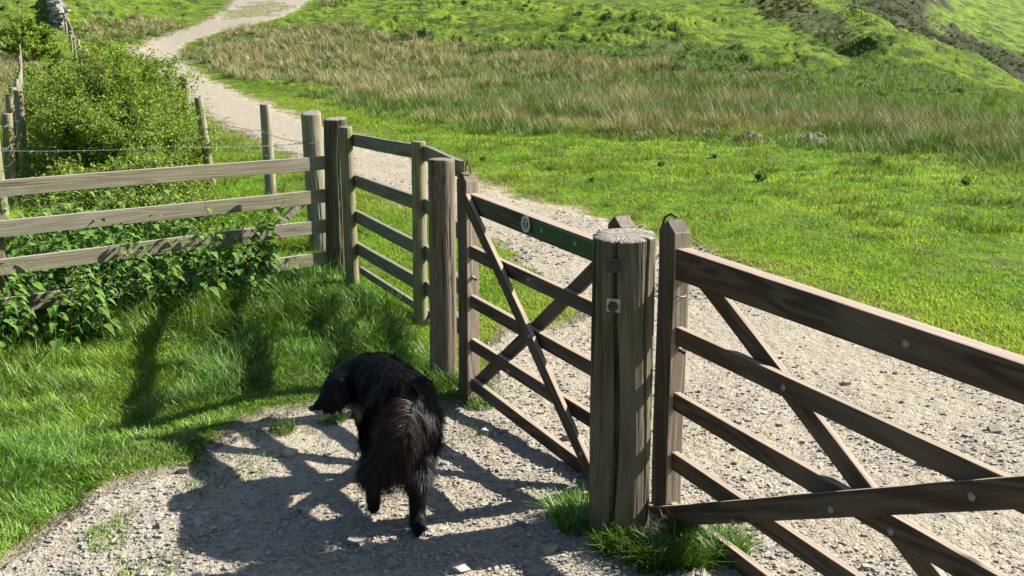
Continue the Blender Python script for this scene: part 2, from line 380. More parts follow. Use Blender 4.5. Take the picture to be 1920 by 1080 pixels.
W_PANEL = wood_mat('panel_timber', 0, [(.06, .05, .038), (.14, .118, .09), (.24, .21, .165)], ring=6, weather=(.14, .14, .115), crack=.4, moss=.3, top=(.20, .185, .14))
W_POST = wood_mat('post_green', 2, [(.085, .072, .035), (.19, .165, .085), (.30, .27, .16)], ring=6, fib=60, weather=(.20, .19, .15), crack=.65, moss=.75, bumpd=.006)
W_HERO = wood_mat('post_old', 2, [(.032, .024, .014), (.092, .071, .043), (.175, .145, .098)], ring=8, fib=42, rw=.16, weather=(.13, .112, .085), crack=.9, moss=.38, bumpd=.007)
W_DARK = wood_mat('post_dark', 2, [(.03, .024, .016), (.075, .06, .04), (.16, .13, .09)], ring=6, fib=60, weather=(.10, .09, .065), crack=.7, moss=.3, bumpd=.008)
W_BROWN = wood_mat('post_brown', 2, [(.055, .038, .025), (.13, .095, .068), (.21, .165, .125)], ring=8, fib=55, weather=(.13, .115, .09), crack=.6, moss=.15, bumpd=.005)
W_STAKE = wood_mat('stake', 2, [(.10, .082, .052), (.22, .19, .13), (.36, .31, .225)], ring=5, fib=60, weather=(.26, .24, .19), crack=.6, moss=.2)
M_END = endgrain_mat('end_grain'); M_ENDB = endgrain_mat('end_grain_brown', (.25, .20, .155), (.10, .075, .055))
def metal(name, c_, rough=.5, me=.8, rust=None):
    m, nt, bs, out = mat(name); k = N(nt)
    tc = k.n('ShaderNodeTexCoord').outputs['Object']
    col = k.mix(k.ramp(k.noise(tc, 60, 5), [(.4, (0,) * 3), (.65, (1,) * 3)]), c_, rust or tuple(x * .6 for x in c_))
    k.l(col, bs.inputs['Base Color']); bs.inputs['Roughness'].default_value = rough; bs.inputs['Metallic'].default_value = me
    k.l(k.bump(k.noise(tc, 150, 4), .4, .002), bs.inputs['Normal'])
    return m
M_GALV = metal('galvanised', (.26, .26, .25), .6, .3, (.14, .12, .10)); M_RUST = metal('rusty', (.06, .042, .034), .75, .3, (.10, .06, .042))
M_ZINC = metal('zinc_plate', (.40, .41, .38), .6, .4, (.22, .22, .19)); M_PLATE = metal('dark_plate', (.045, .042, .05), .6, .4, (.12, .08, .06)); M_WIRE = metal('wire', (.30, .32, .33), .5, .6)
def plain(name, c_, rough=.7, var=.3):
    m, nt, bs, out = mat(name); k = N(nt)
    tc = k.n('ShaderNodeTexCoord').outputs['Object']
    k.l(k.mix(k.math('MULTIPLY', k.noise(tc, 35, 5), 1.0), tuple(x * (1 - var) for x in c_), tuple(min(1, x * (1 + var)) for x in c_)), bs.inputs['Base Color'])
    bs.inputs['Roughness'].default_value = rough
    return m

# ------------------------------------------------------------------ timber builders
def beam(name, parent, p0, p1, h, t, material, up=(0, 0, 1), side=0, bev=.004, taper=None, gable=0, segs=8, warp=.002):
    """board from p0 to p1 (centre line), h along up, t across; local X along the grain"""
    p0 = Vector(p0); p1 = Vector(p1); L = (p1 - p0).length; ex = (p1 - p0).normalized()
    upv = Vector(up); ez = (upv - ex * upv.dot(ex)).normalized(); ey = ez.cross(ex)
    bm = bmesh.new(); h1 = taper or h; rows = []
    ph = random.random() * 9
    for i in range(segs + 1):
        f = i / segs; x = L * f; hh = (h * (1 - f) + h1 * f) / 2; tt = t / 2
        wz = math.sin(ph + 5 * f) * warp; wy = math.cos(ph * 2 + 4 * f) * warp
        if i in (0, segs): wz = wy = 0
        rows.append([bm.verts.new((x, sy * tt + wy, sz * hh + wz)) for sy, sz in ((-1, -1), (1, -1), (1, 1), (-1, 1))])
    for i in range(segs):
        for q in range(4): bm.faces.new((rows[i][q], rows[i][(q + 1) % 4], rows[i + 1][(q + 1) % 4], rows[i + 1][q]))
    bm.faces.new(rows[0][::-1])
    if gable:
        r = rows[-1]; a_ = bm.verts.new((L + gable, -t / 2, 0)); b_ = bm.verts.new((L + gable, t / 2, 0))
        bm.faces.new((r[0], r[1], b_, a_)); bm.faces.new((r[3], a_, b_, r[2]))
        bm.faces.new((r[0], a_, r[3])); bm.faces.new((r[1], r[2], b_))
    else: bm.faces.new(rows[-1])
    bmesh.ops.recalc_face_normals(bm, faces=bm.faces)
    ed = [e for e in bm.edges if e.calc_face_angle(0) > .35]
    bmesh.ops.bevel(bm, geom=ed, offset=bev, segments=2, profile=.6, affect='EDGES')
    me = bpy.data.meshes.new(name); bm.to_mesh(me); bm.free()
    for p in me.polygons: p.use_smooth = False
    o = link(name, me, material, parent)
    M = Matrix((ex, ey, ez)).transposed().to_4x4(); M.translation = p0 - (parent.location if parent else Vector())
    o.matrix_local = M if parent else M
    return o
def round_post(name, parent, base, top, r0, r1, mats, nseg=40, nrow=30, rough=.03, cracks=3, crackd=.12, seed=1, slant=(0, 0), bow=0):
    """round post; origin at base; mesh Z upwards along the post"""
    base = Vector(base); top = Vector(top); ax = top - base; L = ax.length
    an = np.linspace(0, 2 * np.pi, nseg, endpoint=False); zz = np.linspace(0, L, nrow)
    A, Z = np.meshgrid(an, zz); f = Z / L
    Rr = r0 * (1 - f) + r1 * f
    nz = fbm(np.cos(A) * 1.7 + seed * 5, np.sin(A) * 1.7 + Z * 1.2, seed) - .5
    nz2 = fbm(np.cos(A) * 6 + seed * 3, np.sin(A) * 6 + Z * 2.5 + 9, seed + 3) - .5
    Rr = Rr * (1 + nz * rough * 2.5 + nz2 * rough * 1.6)
    rs = np.random.default_rng(seed)
    for c_ in range(cracks):
        a0 = rs.uniform(0, 6.28); cwid = rs.uniform(.025, .05); zc = rs.uniform(.2, 1) * L; zl = rs.uniform(.35, .9) * L
        ac = a0 + .09 * np.sin(Z * 5 + a0) ; dd = np.abs((A - ac + np.pi) % (2 * np.pi) - np.pi)
        Rr = Rr * (1 - crackd * np.exp(-(dd / cwid) ** 2) * np.exp(-((Z - zc) / zl) ** 4))
    Xc = Rr * np.cos(A) + bow * np.sin(f * np.pi); Yc = Rr * np.sin(A)
    ztop = np.where(f > .999, slant[0] * np.cos(A) + slant[1] * np.sin(A), 0)
    Vv = np.stack([Xc, Yc, Z + ztop + np.where(f > .999, (fbm(A * 3, A * 0 + seed, 5) - .5) * r1 * .05, 0)], -1).reshape(-1, 3)
    ii = np.arange(nseg * nrow).reshape(nrow, nseg); a_ = ii[:-1]; b_ = ii[1:]
    Fq = np.stack([a_, np.roll(a_, -1, 1), np.roll(b_, -1, 1), b_], -1).reshape(-1, 4)
    tp = Vv[-nseg:]; cen_ = tp.mean(0); rings = [tp]
    for q in (.97, .66, .33): rings.append(cen_ + (tp - cen_) * q + np.array([0, 0, .004 if q > .9 else .006]))
    Vv = np.vstack([Vv] + rings[1:] + [[cen_ + [0, 0, .006]]])
    n0 = nseg * nrow; prev = ii[-1]; Fc = []
    for q in range(3):
        cur = np.arange(n0 + q * nseg, n0 + (q + 1) * nseg); Fc.append(np.stack([prev, np.roll(prev, -1), np.roll(cur, -1), cur], -1)); prev = cur
    ft = np.stack([prev, np.roll(prev, -1), np.full(nseg, len(Vv) - 1)], -1)
    Fc = np.vstack(Fc)
    mi = [0] * len(Fq) + [1] * len(Fc) + [1] * len(ft)
    me = np_mesh(name, Vv, [Fq, Fc, ft], smooth=True, midx=mi)
    o = link(name, me, mats, parent)
    q = Vector((0, 0, 1)).rotation_difference(ax.normalized())
    M = q.to_matrix().to_4x4(); M.translation = base - (parent.location if parent else Vector()); o.matrix_local = M
    return o
def disc(name, parent, p, nrm, r, t, material, dome=0, n=16, inner=0):
    """flat or domed round head standing on a surface"""
    prof = [(r, 0), (r, t * .55), (r * .85, t * .85), (r * .45, t + dome * .8), (0.0005, t + dome)]
    if inner: prof = [(r, 0), (r, t), (inner, t), (inner, 0)]
    an = np.linspace(0, 2 * np.pi, n, endpoint=False); Vv = []
    for (a_, b_) in prof: Vv.append(np.stack([a_ * np.cos(an), a_ * np.sin(an), np.full(n, b_)], -1))
    Vv = np.vstack(Vv); F_ = []
    for i in range(len(prof) - 1):
        q = np.arange(i * n, (i + 1) * n); w_ = q + n; F_.append(np.stack([q, np.roll(q, -1), np.roll(w_, -1), w_], -1))
    me = np_mesh(name, Vv, [np.vstack(F_)], smooth=True); o = link(name, me, material, parent)
    M = Vector(nrm).to_track_quat('Z', 'Y').to_matrix().to_4x4(); M.translation = Vector(p) - (parent.location if parent else Vector()); o.matrix_local = M
    return o
def tube(name, pts, r, material, parent=None, n=6, closed=False, rad=None):
    pts = [Vector(p) for p in pts]; off = parent.location.copy() if parent else Vector()
    V_, F_ = tube_np(pts, r, n, rad); V_ = V_ - np.array(off)
    return link(name, np_mesh(name, V_, [F_], smooth=True), material, parent)
def tube_np(pts, r, n=6, rad=None):
    P = np.array([tuple(p) for p in pts]); m_ = len(P); T = np.gradient(P, axis=0); T /= np.linalg.norm(T, axis=1)[:, None] + 1e-9
    ref = np.array([.3, .2, 1.]) if abs(T[0][2]) < .8 else np.array([1., .2, 0]); V_ = []
    for i in range(m_):
        a_ = np.cross(T[i], ref); a_ /= np.linalg.norm(a_) + 1e-9; b_ = np.cross(T[i], a_)
        an = np.linspace(0, 2 * np.pi, n, endpoint=False); rr_ = r if rad is None else rad[i]
        V_.append(P[i] + rr_ * (np.cos(an)[:, None] * a_ + np.sin(an)[:, None] * b_))
    ii = np.arange(m_ * n).reshape(m_, n); a_ = ii[:-1]; b_ = ii[1:]
    return np.vstack(V_), np.stack([a_, np.roll(a_, -1, 1), np.roll(b_, -1, 1), b_], -1).reshape(-1, 4)
def gz(x, y): return float(terr(np.array([x]), np.array([y]))[0])

# ------------------------------------------------------------------ field gate (right)
def gate_frame(org, d):
    d = Vector((d[0], d[1], 0)).normalized(); n = Vector((-d.y, d.x, 0))
    if n.x > 0: n = -n                                     # n: towards the camera-left side
    org = Vector((org[0], org[1], 0))
    return lambda s, z, o=0: org + d * s + n * o + Vector((0, 0, z)), d, n
P, gd, gn = gate_frame((.645, 3.97), (.385, -.923))
fg = thing('field_gate', P(0, 0), 'wide dark brown five bar gate running out of the photo at the right', 'gate')
ST = .075
beam('hanging_stile', fg, P(-.06, .0, -ST / 2), P(-.06, 1.20, -ST / 2), .12, ST, W_GATE, up=gd, gable=.045, bev=.004)
LG = 3.05
beam('closing_stile', fg, P(LG + .04, .03, -ST / 2), P(LG + .04, 1.16, -ST / 2), .08, ST, W_GATE, up=gd, gable=.03)
beam('top_rail', fg, P(-.0, 1.075, -ST / 2 - .004), P(LG, 1.085, -ST / 2 - .004), .128, .066, W_GATE, taper=.085, warp=.001, bev=.006)
for zt in (.815, .537, .278, .052):
    beam('rail', fg, P(-.0, zt - .038, -ST / 2 + .004), P(LG, zt - .032, -ST / 2 + .004), .076, .030, W_GATE, warp=.0015)
beam('brace', fg, P(-.09, -.045, .013), P(2.28, 1.09, .013), .082, .024, W_GATE, bev=.005)
beam('brace', fg, P(.02, 1.075, -.072), P(2.15, .0, -.072), .078, .024, W_GATE)
for s_, z_, o_ in ((.51, .20, .026), (1.025, .475, .026), (1.56, .745, .026), (.03, .0, .026), (.70, .775, -.018), (1.24, .49, -.018), (1.25, 1.08, -.0085)):
    disc('bolt_head', fg, P(s_, z_, o_ - .001), gn, .013, .003, M_GALV, dome=.005)
# bolt through the near side of the hanging stile and small staple
disc('stile_bolt', fg, P(.0005, .72, -.035), gd, .014, .008, M_GALV, dome=.004)
tube('stile_bolt_shank', [P(.0, .72, -.035), P(.045, .715, -.035)], .007, M_RUST, fg)
tube('staple', [P(.0, .945, -.02), P(.008, .94, -.03), P(.008, .94, -.055), P(.0, .945, -.06)], .003, M_GALV, fg)
tube('latch_loop', [P(-.125, 1.10, -.02), P(-.14, 1.19, -.022), P(-.125, 1.245, -.03), P(-.095, 1.262, -.04), P(-.07, 1.25, -.05)], .0055, M_RUST, fg, n=8)

# ------------------------------------------------------------------ bridle gate (middle)
P2, g2, n2_ = gate_frame((-.245, 5.36), (.5, -.867))
bg_ = thing('bridle_gate', P2(0, 0), 'narrow brown five bar gate with a marker disc on its top bar', 'gate')
tl = -.055
beam('hanging_stile', bg_, P2(-.055, .02, -ST / 2), P2(-.055, 1.235, -ST / 2), .108, ST, W_GATE, up=g2, gable=.045)
L2 = 1.30
beam('closing_stile', bg_, P2(L2 + .045, -.02, -ST / 2), P2(L2 + .045, 1.195, -ST / 2), .09, ST, W_GATE, up=g2, gable=.04)
beam('top_rail', bg_, P2(.0, 1.122, -ST / 2 - .004), P2(L2, 1.122 + tl * L2, -ST / 2 - .004), .098, .064, W_GATE, warp=.001, bev=.006)
for zt in (.887, .615, .371, .144):
    beam('rail', bg_, P2(.0, zt - .035, -ST / 2 + .004), P2(L2, zt - .035 + tl * L2 * (1 if zt > .2 else 1.5), -ST / 2 + .004), .07, .03, W_GATE, warp=.0012)
beam('brace', bg_, P2(.02, 1.15, .013), P2(1.26, .02, .013), .07, .024, W_GATE)
beam('brace', bg_, P2(.0, .11, -.072), P2(1.28, 1.085, -.072), .07, .024, W_GATE)
for s_, z_, o_ in ((.27, .90, .026), (.70, .56, .026), (1.16, .12, .026), (.62, .82, -.018), (.42, .30, -.018), (.88, .34, -.018)):
    disc('bolt_head', bg_, P2(s_, z_, o_ - .001), n2_, .012, .003, M_GALV, dome=.005)
disc('stile_bolt', bg_, P2(.0005, .71, -.035), g2, .012, .008, M_GALV, dome=.004)
tube('stile_bolt_shank', [P2(.0, .71, -.035), P2(.045, .705, -.035)], .007, M_GALV, bg_)
tube('latch_loop', [P2(-.055, 1.272, -.03), P2(-.065, 1.305, -.034), P2(-.05, 1.33, -.038), P2(-.03, 1.31, -.042), P2(-.03, 1.268, -.045)], .0045, M_RUST, bg_, n=8)
# marker disc with a small emblem: white ring, grey ring, black centre, white crown-topped block
fo = -.0005
mk = disc('marker_disc', bg_, P2(.619, 1.096, fo - .009 + .004), n2_, .042, .004, plain('black_plastic', (.015, .018, .022), .5), n=40)
def on_disc(name, polys, material, lift):
    V_ = []; F3 = []
    for poly in polys:
        b_ = len(V_); V_ += [(x, y, lift) for x, y in poly]; V_ += [(x, y, lift + .0006) for x, y in poly]; n_ = len(poly)
        F3.append(tuple(range(b_ + n_, b_ + 2 * n_)))
        for i in range(n_): F3.append((b_ + i, b_ + (i + 1) % n_, b_ + n_ + (i + 1) % n_, b_ + n_ + i))
    me = bpy.data.meshes.new(name); me.from_pydata(V_, [], F3); me.update()
    o = link(name, me, material, mk); return o
def ringp(r0, r1, n=40, a0=0, a1=2 * math.pi):
    out = []
    for i in range(n):
        t0 = a0 + (a1 - a0) * i / n; t1 = a0 + (a1 - a0) * (i + 1) / n
        out.append([(r0 * math.cos(t0), r0 * math.sin(t0)), (r1 * math.cos(t0), r1 * math.sin(t0)), (r1 * math.cos(t1), r1 * math.sin(t1)), (r0 * math.cos(t1), r0 * math.sin(t1))])
    return out
M_WHT = plain('white_print', (.62, .64, .66), .5, .06); M_GRY = plain('grey_print', (.30, .34, .37), .5, .1)
for q in mk.data.polygons: q.use_smooth = False
on_disc('white_ring', ringp(.0255, .0285) + ringp(.0375, .041), M_WHT, .0045)
on_disc('grey_ring', ringp(.0287, .0373), M_GRY, .0045)
on_disc('emblem', [[(-.008, .004), (.008, .004), (.0085, .018), (.003, .0135), (-.003, .0145), (-.0085, .019)]], M_WHT, .0045)
on_disc('emblem_block', [[(-.008, -.019), (.008, -.019), (.008, .001), (-.008, .001)]], M_GRY, .0045)
# green plate with rounded left end
mg_ = plain('green_plate', (.012, .04, .02), .45, .25)
bm = bmesh.new(); pts = [(.50, -.037)]
for i in range(9):
    t_ = -math.pi / 2 - math.pi * i / 8; pts.append((.037 + .037 * math.cos(t_), .037 * math.sin(t_)))
pts.append((.50, .037))
fv = [bm.verts.new((x, 0, y)) for x, y in pts]; f_ = bm.faces.new(fv)
ex = bmesh.ops.extrude_face_region(bm, geom=[f_]); bmesh.ops.translate(bm, verts=[q for q in ex['geom'] if isinstance(q, bmesh.types.BMVert)], vec=(0, .008, 0))
bmesh.ops.recalc_face_normals(bm, faces=bm.faces)
me = bpy.data.meshes.new('name_plate'); bm.to_mesh(me); bm.free(); pl = link('green_plate', me, mg_, bg_)
xx = Vector((g2.x, g2.y, tl)).normalized(); yy = n2_; zz_ = xx.cross(yy)
if zz_.z < 0: zz_ = -zz_; 
M = Matrix((xx, yy, zz_)).transposed().to_4x4(); M.translation = P2(.69, 1.089, -.0085) - bg_.location; pl.matrix_local = M
for s_, z_ in ((.766, 1.085), (1.051, 1.069)): disc('bolt_head', bg_, P2(s_, z_, -.002), n2_, .012, .002, M_GALV, dome=.003)

# ------------------------------------------------------------------ gate posts
gp = thing('gate_post', (.437, 3.85, 0), 'thickest weathered round post, with two square bolt plates, between the two gates', 'gate post', 'posts the gates hang from')
hp = round_post('post', gp, (.437, 3.86, -.2), (.432, 3.85, 1.212), .123, .121, [W_HERO, M_END], nseg=160, nrow=150, rough=.014, cracks=11, crackd=.24, seed=4, slant=(0.004, .006))
def on_post(z_, dx):
    a_ = dx; nrm = Vector((-math.sin(a_) + .11 * -1, -math.cos(a_), 0)).normalized()
    return Vector((.434, 3.852, z_)) + nrm * .1235, nrm
for zc, mt_, ang in ((1.118, M_PLATE, .34), (.965, M_ZINC, .31)):
    p_, nr_ = on_post(zc, ang)
    bp = beam('bolt_plate', gp, p_ - Vector((0, 0, .026)), p_ + Vector((0, 0, .026)), .054, .007, mt_, up=nr_.cross(Vector((0, 0, 1))), bev=.001, warp=0, segs=1)
    nut = disc('nut', bp, Vector((0, 0, 0)), nr_, .021, .018, M_RUST, n=6)
    nut.parent = gp; nut.matrix_local = Matrix.Translation(p_ - gp.location + nr_ * .002 - Vector((0, 0, .004))) @ nr_.to_track_quat('Z', 'Y').to_matrix().to_4x4()
    for q in nut.data.polygons: q.use_smooth = False
    disc('bolt_end', gp, p_ + nr_ * .018 - Vector((0, 0, .004)), nr_, .011, .012, M_RUST, n=12)
gp2 = thing('gate_post', (-.42, 5.72, 0), 'brown round gate post the narrow gate hangs from, beside its stile', 'gate post', 'posts the gates hang from')
round_post('post', gp2, (-.405, 5.75, -.2), (-.40, 5.75, 1.31), .08, .076, [W_BROWN, M_ENDB], nseg=90, nrow=80, rough=.016, cracks=4, crackd=.1, seed=8)

# ------------------------------------------------------------------ side panel fence (between the round posts)
pf = thing('post_and_rail_fence', (-1.35, 8.38, 0), 'short four rail fence panel on two slim round posts beside the narrow gate', 'fence', 'timber fences beside the gates')
round_post('post', pf, (-1.345, 8.38, -.2), (-1.365, 8.38, 1.305), .058, .055, [W_POST, M_END], nseg=48, nrow=60, rough=.04, cracks=3, seed=11)
round_post('post', pf, (-.65, 6.977, -.2), (-.642, 6.977, 1.305), .052, .049, [W_POST, M_END], nseg=48, nrow=60, rough=.05, cracks=3, seed=12)
q0 = Vector((-1.27, 8.34, 0)); q1 = Vector((-.585, 6.93, 0)); q2 = Vector((-.29, 5.85, 0))
for za, zb, zc in ((1.20, 1.232, 1.245), (.865, .87, .875), (.567, .54, .54), (.295, .285, .29)):
    beam('rail', pf, q0 + Vector((-.045, .09, za)), q1 + Vector((.0, 0, zb)), .10, .035, W_PANEL)
    beam('rail', pf, q1 + Vector((.005, 0, zb)), q2 + Vector((0, 0, zc)), .10, .035, W_PANEL)
beam('gravel_board', pf, q0 + Vector((0, 0, .12)), q1 + Vector((.05, 0, .07)), .06, .03, W_PANEL)

# ------------------------------------------------------------------ left fence
lf = thing('post_and_rail_fence', (-1.55, 8.76, 0), 'long low four rail timber fence half buried in nettles at the left', 'fence', 'timber fences beside the gates')
round_post('post', lf, (-1.545, 8.764, -.2), (-1.515, 8.764, 1.35), .099, .095, [W_DARK, M_END], nseg=80, nrow=80, rough=.035, cracks=6, crackd=.12, seed=14, slant=(.006, .01))
dl = Vector((-1.92, -1.68, 0)).normalized(); s0 = Vector((-1.60, 8.73, 0)); nl_ = Vector((dl.y, -dl.x, 0))
for i, zt in enumerate((1.037, .752, .487, .204)):
    zc = zt - .057
    beam('rail', lf, s0 + Vector((0, 0, zc)), s0 + dl * 3.0 + Vector((0, 0, zc)), .115, .035, W_RAIL, warp=.003)
    beam('rail', lf, s0 + dl * 3.004 + Vector((0, 0, zc)), s0 + dl * 6.0 + Vector((0, 0, zc - .01)), .115, .035, W_RAIL, warp=.003)
    disc('nail_head', lf, s0 + dl * .06 + Vector((0, 0, zc)) + Vector((.66, -.75, 0)) * .0175, (.66, -.75, 0), .008, .002, M_GALV)
pp = s0 + dl * 2.62 + Vector((-.07, .06, 0))
round_post('post', lf, pp + Vector((0, 0, -.2)), pp + Vector((0, 0, 1.0)), .05, .05, [W_DARK, M_END], rough=.04, seed=15)

# ------------------------------------------------------------------ wire fences and their stakes
def stake(parent, x, y, h, r, seed, lean=(0, 0), name='post', m=None):
    z0 = gz(x, y)
    return round_post(name, parent, (x, y, z0 - .2), (x + lean[0], y + lean[1], z0 + h), r * 1.03, r * .97, [m or W_STAKE, M_END], nseg=20 if y < 25 else 10, nrow=14 if y < 25 else 4, rough=.05, cracks=2, seed=seed)
def wire(parent, pts, r=.0022, barbs=True, name='barbed_wire', sag=.03):
    V_ = []; F_ = []; n0 = 0
    for a_, b_ in zip(pts[:-1], pts[1:]):
        a_ = Vector(a_); b_ = Vector(b_); L = (b_ - a_).length; m_ = max(4, int(L / .25))
        line = [a_.lerp(b_, i / m_) - Vector((0, 0, sag * 4 * (i / m_) * (1 - i / m_))) for i in range(m_ + 1)]
        v_, f_ = tube_np(line, r, 5); V_.append(v_); F_.append(f_ + n0); n0 += len(v_)
        if barbs:
            for i in range(int(L / .1)):
                t_ = (i + .5) * .1 / L; c_ = a_.lerp(b_, t_) - Vector((0, 0, sag * 4 * t_ * (1 - t_)))
                for q in range(2):
                    dv = Vector((random.gauss(0, 1), random.gauss(0, 1), random.gauss(0, 1))).normalized() * .014
                    v_, f_ = tube_np([c_ - dv, c_ + dv], r * .75, 4); V_.append(v_); F_.append(f_ + n0); n0 += len(v_)
    V_ = np.vstack(V_) - np.array(parent.location)
    return link(name, np_mesh(name, V_, [np.vstack(F_)], smooth=True), M_WIRE, parent)
wf = thing('wire_fence', (-1.9, 9.8, 0), 'stake and barbed wire fence beside the track, starting at a thick strainer post', 'fence', 'wire fences either side of the hedge')
round_post('strainer_post', wf, (-1.88, 9.8, -.2), (-1.925, 9.8, 1.34), .10, .094, [W_STAKE, M_END], nseg=80, nrow=60, rough=.02, cracks=7, crackd=.08, seed=20, slant=(.004, .02))
stake(wf, -2.90, 12.18, 1.30, .066, 21, (-.03, 0)); stake(wf, -4.26, 14.4, 1.24, .062, 22, (-.13, 0))
rp = [(-5.5, 17.3), (-6.75, 20.3), (-8.05, 23.3), (-9.4, 26.4)]; yy_ = 29.4
while yy_ < 86: rp.append((-.468 * yy_ + 3.3 + random.uniform(-.15, .15), yy_)); yy_ += 2.9 if yy_ < 46 else 1.9
tops = [(-1.93, 9.7, 1.07), (-2.98, 12.12, 1.0), (-4.32, 14.35, 1.02)]
for i, (x, y) in enumerate(rp):
    stake(wf, x, y, 1.42 + random.uniform(-.16, .14), .085, 30 + i, (random.uniform(-.06, .06), random.uniform(-.06, .06)))
    tops.append((x, y - .05, gz(x, y) + 1.05))
wire(wf, tops[:12]); wire(wf, [(x + .03, y, z - .28) for x, y, z in tops[:12]])
for dz in (-.5, -.7, -.88): wire(wf, [(x + .03, y, z + dz) for x, y, z in tops[:8]], barbs=False, name='line_wire', r=.0016)
beam('strut', wf, (-1.95, 9.75, .55), (-2.55, 9.35, .0), .07, .07, W_STAKE, bev=.02)
for i in range(18, len(rp) - 3, 3):                                                # split rails along the far end
    a_ = Vector((*rp[i], gz(*rp[i]) + 1.3)); b_ = Vector((*rp[i + 3], gz(*rp[i + 3]) + 1.3)); beam('rail', wf, a_, b_, .12, .06, W_STAKE, segs=2)
tw = wire(wf, [(-1.835, 9.72, 1.07), (-1.93, 9.69, 1.06), (-2.02, 9.75, 1.07)], r=.003, sag=0.004)
# wire from the strainer across the top of the timber fence
fw = tag(link('barbed_wire', wire(wf, [(-1.98, 9.73, 1.06), (-3.0, 9.05, 1.085), (-4.4, 8.3, 1.125), (-6.5, 7.2, 1.15)], r=.003, sag=.02).data), None)
tmp = [o for o in COL.objects if o.name.startswith('barbed_wire') and o.parent == wf][-1]
fw.location = wf.location; bpy.data.objects.remove(tmp)
tag(fw, 'single strand of barbed wire stretched above the long low timber fence', 'barbed wire')
wl = thing('wire_fence', (-5.9, 11.94, 0), 'line of slim stakes and wire left of the hawthorn hedge', 'fence', 'wire fences either side of the hedge')
lp = [(-5.74, 11.3), (-6.2, 12.5), (-6.6, 13.7)] + [(-.468 * y - .35, y) for y in (15.8, 18.4, 21.3, 24.6, 28, 31.4, 35, 38.6, 42.2, 46, 50, 54, 58.5, 63, 68, 73, 78, 83)]
for i, (x, y) in enumerate(lp):
    stake(wl, x, y, (1.0, 1.17, 1.42)[i] if i < 3 else 1.2 + random.uniform(-.05, .08), (.085, .062, .06)[i] if i < 3 else .06, 60 + i, (random.uniform(-.05, .05), 0), m=W_STAKE if i > 2 else W_POST)
tl_ = [(x + .08, y, gz(x, y) + 1.08) for x, y in lp]
wire(wl, tl_[:10]); wire(wl, [(x, y, z - .25) for x, y, z in tl_[:10]])
for dz in (-.45, -.62, -.8): wire(wl, [(x, y, z + dz) for x, y, z in tl_[:6]], barbs=False, name='line_wire', r=.0016)

# ------------------------------------------------------------------ dry stone wall far up the hill
def chunk_mesh(cen, size, seed, flat=.6, jit=.22):
    """many irregular stones, each a jittered box with its corners knocked off"""
    r_ = np.random.default_rng(seed); n_ = len(cen)
    c0 = np.array([(x, y, z) for x in (-1, 1) for y in (-1, 1) for z in (-1, 1)], float) * .5
    V_ = np.tile(c0, (n_, 1, 1)) * (1 + r_.uniform(-jit * 2, jit, (n_, 8, 3)))
    V_ *= (size[:, None, :] if size.ndim == 2 else size[:, None, None] * np.stack([np.ones(n_), r_.uniform(.55, 1, n_), r_.uniform(flat * .5, flat, n_)], 1)[:, None, :])
    an = r_.uniform(0, 6.28, n_); tl2 = r_.normal(0, .25, n_)
    ca, sa = np.cos(an), np.sin(an); x, y, z = V_[..., 0].copy(), V_[..., 1].copy(), V_[..., 2].copy()
    y2 = y * np.cos(tl2)[:, None] - z * np.sin(tl2)[:, None]; z2 = y * np.sin(tl2)[:, None] + z * np.cos(tl2)[:, None]
    V_[..., 0] = x * ca[:, None] - y2 * sa[:, None]; V_[..., 1] = x * sa[:, None] + y2 * ca[:, None]; V_[..., 2] = z2
    V_ += cen[:, None, :]
    f0 = np.array([(0, 1, 3, 2), (4, 6, 7, 5), (0, 4, 5, 1), (2, 3, 7, 6), (0, 2, 6, 4), (1, 5, 7, 3)])
    F_ = (f0[None] + (np.arange(n_) * 8)[:, None, None]).reshape(-1, 4)
    return V_.reshape(-1, 3), F_
def stone_mat(name, rough=.85):
    m, nt, bs, out = mat(name); k = N(nt)
    at = k.n('ShaderNodeAttribute'); at.attribute_name = 'col'; tc = k.n('ShaderNodeTexCoord').outputs['Object']
    k.l(k.mix(k.math('MULTIPLY', k.noise(tc, 70, 4), .6), at.outputs['Color'], (.20, .18, .15)), bs.inputs['Base Color'])
    bs.inputs['Roughness'].default_value = rough; k.l(k.bump(k.noise(tc, 120, 4), .5, .003), bs.inputs['Normal'])
    return m
M_STONE = stone_mat('limestone')
wall = thing('dry_stone_wall', (-36.2, 84, gz(-36.2, 84)), 'grey dry stone wall climbing the hill above the hedge, at the top left edge', 'wall')
nw = 1500; t_ = rng.uniform(0, 1, nw); wx = -36.2 - 17.7 * t_ + rng.normal(0, .22, nw); wy = 83.5 + 40 * t_
wz = terr(wx, wy) + rng.uniform(0, 1.35, nw)
Vw, Fw = chunk_mesh(np.stack([wx, wy, wz], 1), rng.uniform(.25, .6, nw), 5, .6)
cw = np.repeat(rng.uniform(.16, .36, nw), 8)[:, None] * np.array([[1, .97, .9]])
o = link('stone_courses', np_mesh('stone_courses', Vw - np.array(wall.location), [Fw], cw), M_STONE, wall)
cs = []
for i in range(130): f_ = i / 129; cs.append((-36.2 - 17.7 * f_, 83.5 + 40 * f_))
cs = np.array(cs); cz = terr(cs[:, 0], cs[:, 1]) + 1.42
Vw, Fw = chunk_mesh(np.stack([cs[:, 0], cs[:, 1], cz], 1), rng.uniform(.35, .55, 130), 6, .9)
link('coping_stones', np_mesh('coping_stones', Vw - np.array(wall.location), [Fw], np.repeat(rng.uniform(.28, .42, 130), 8)[:, None] * np.array([[1, .97, .92]])), M_STONE, wall)

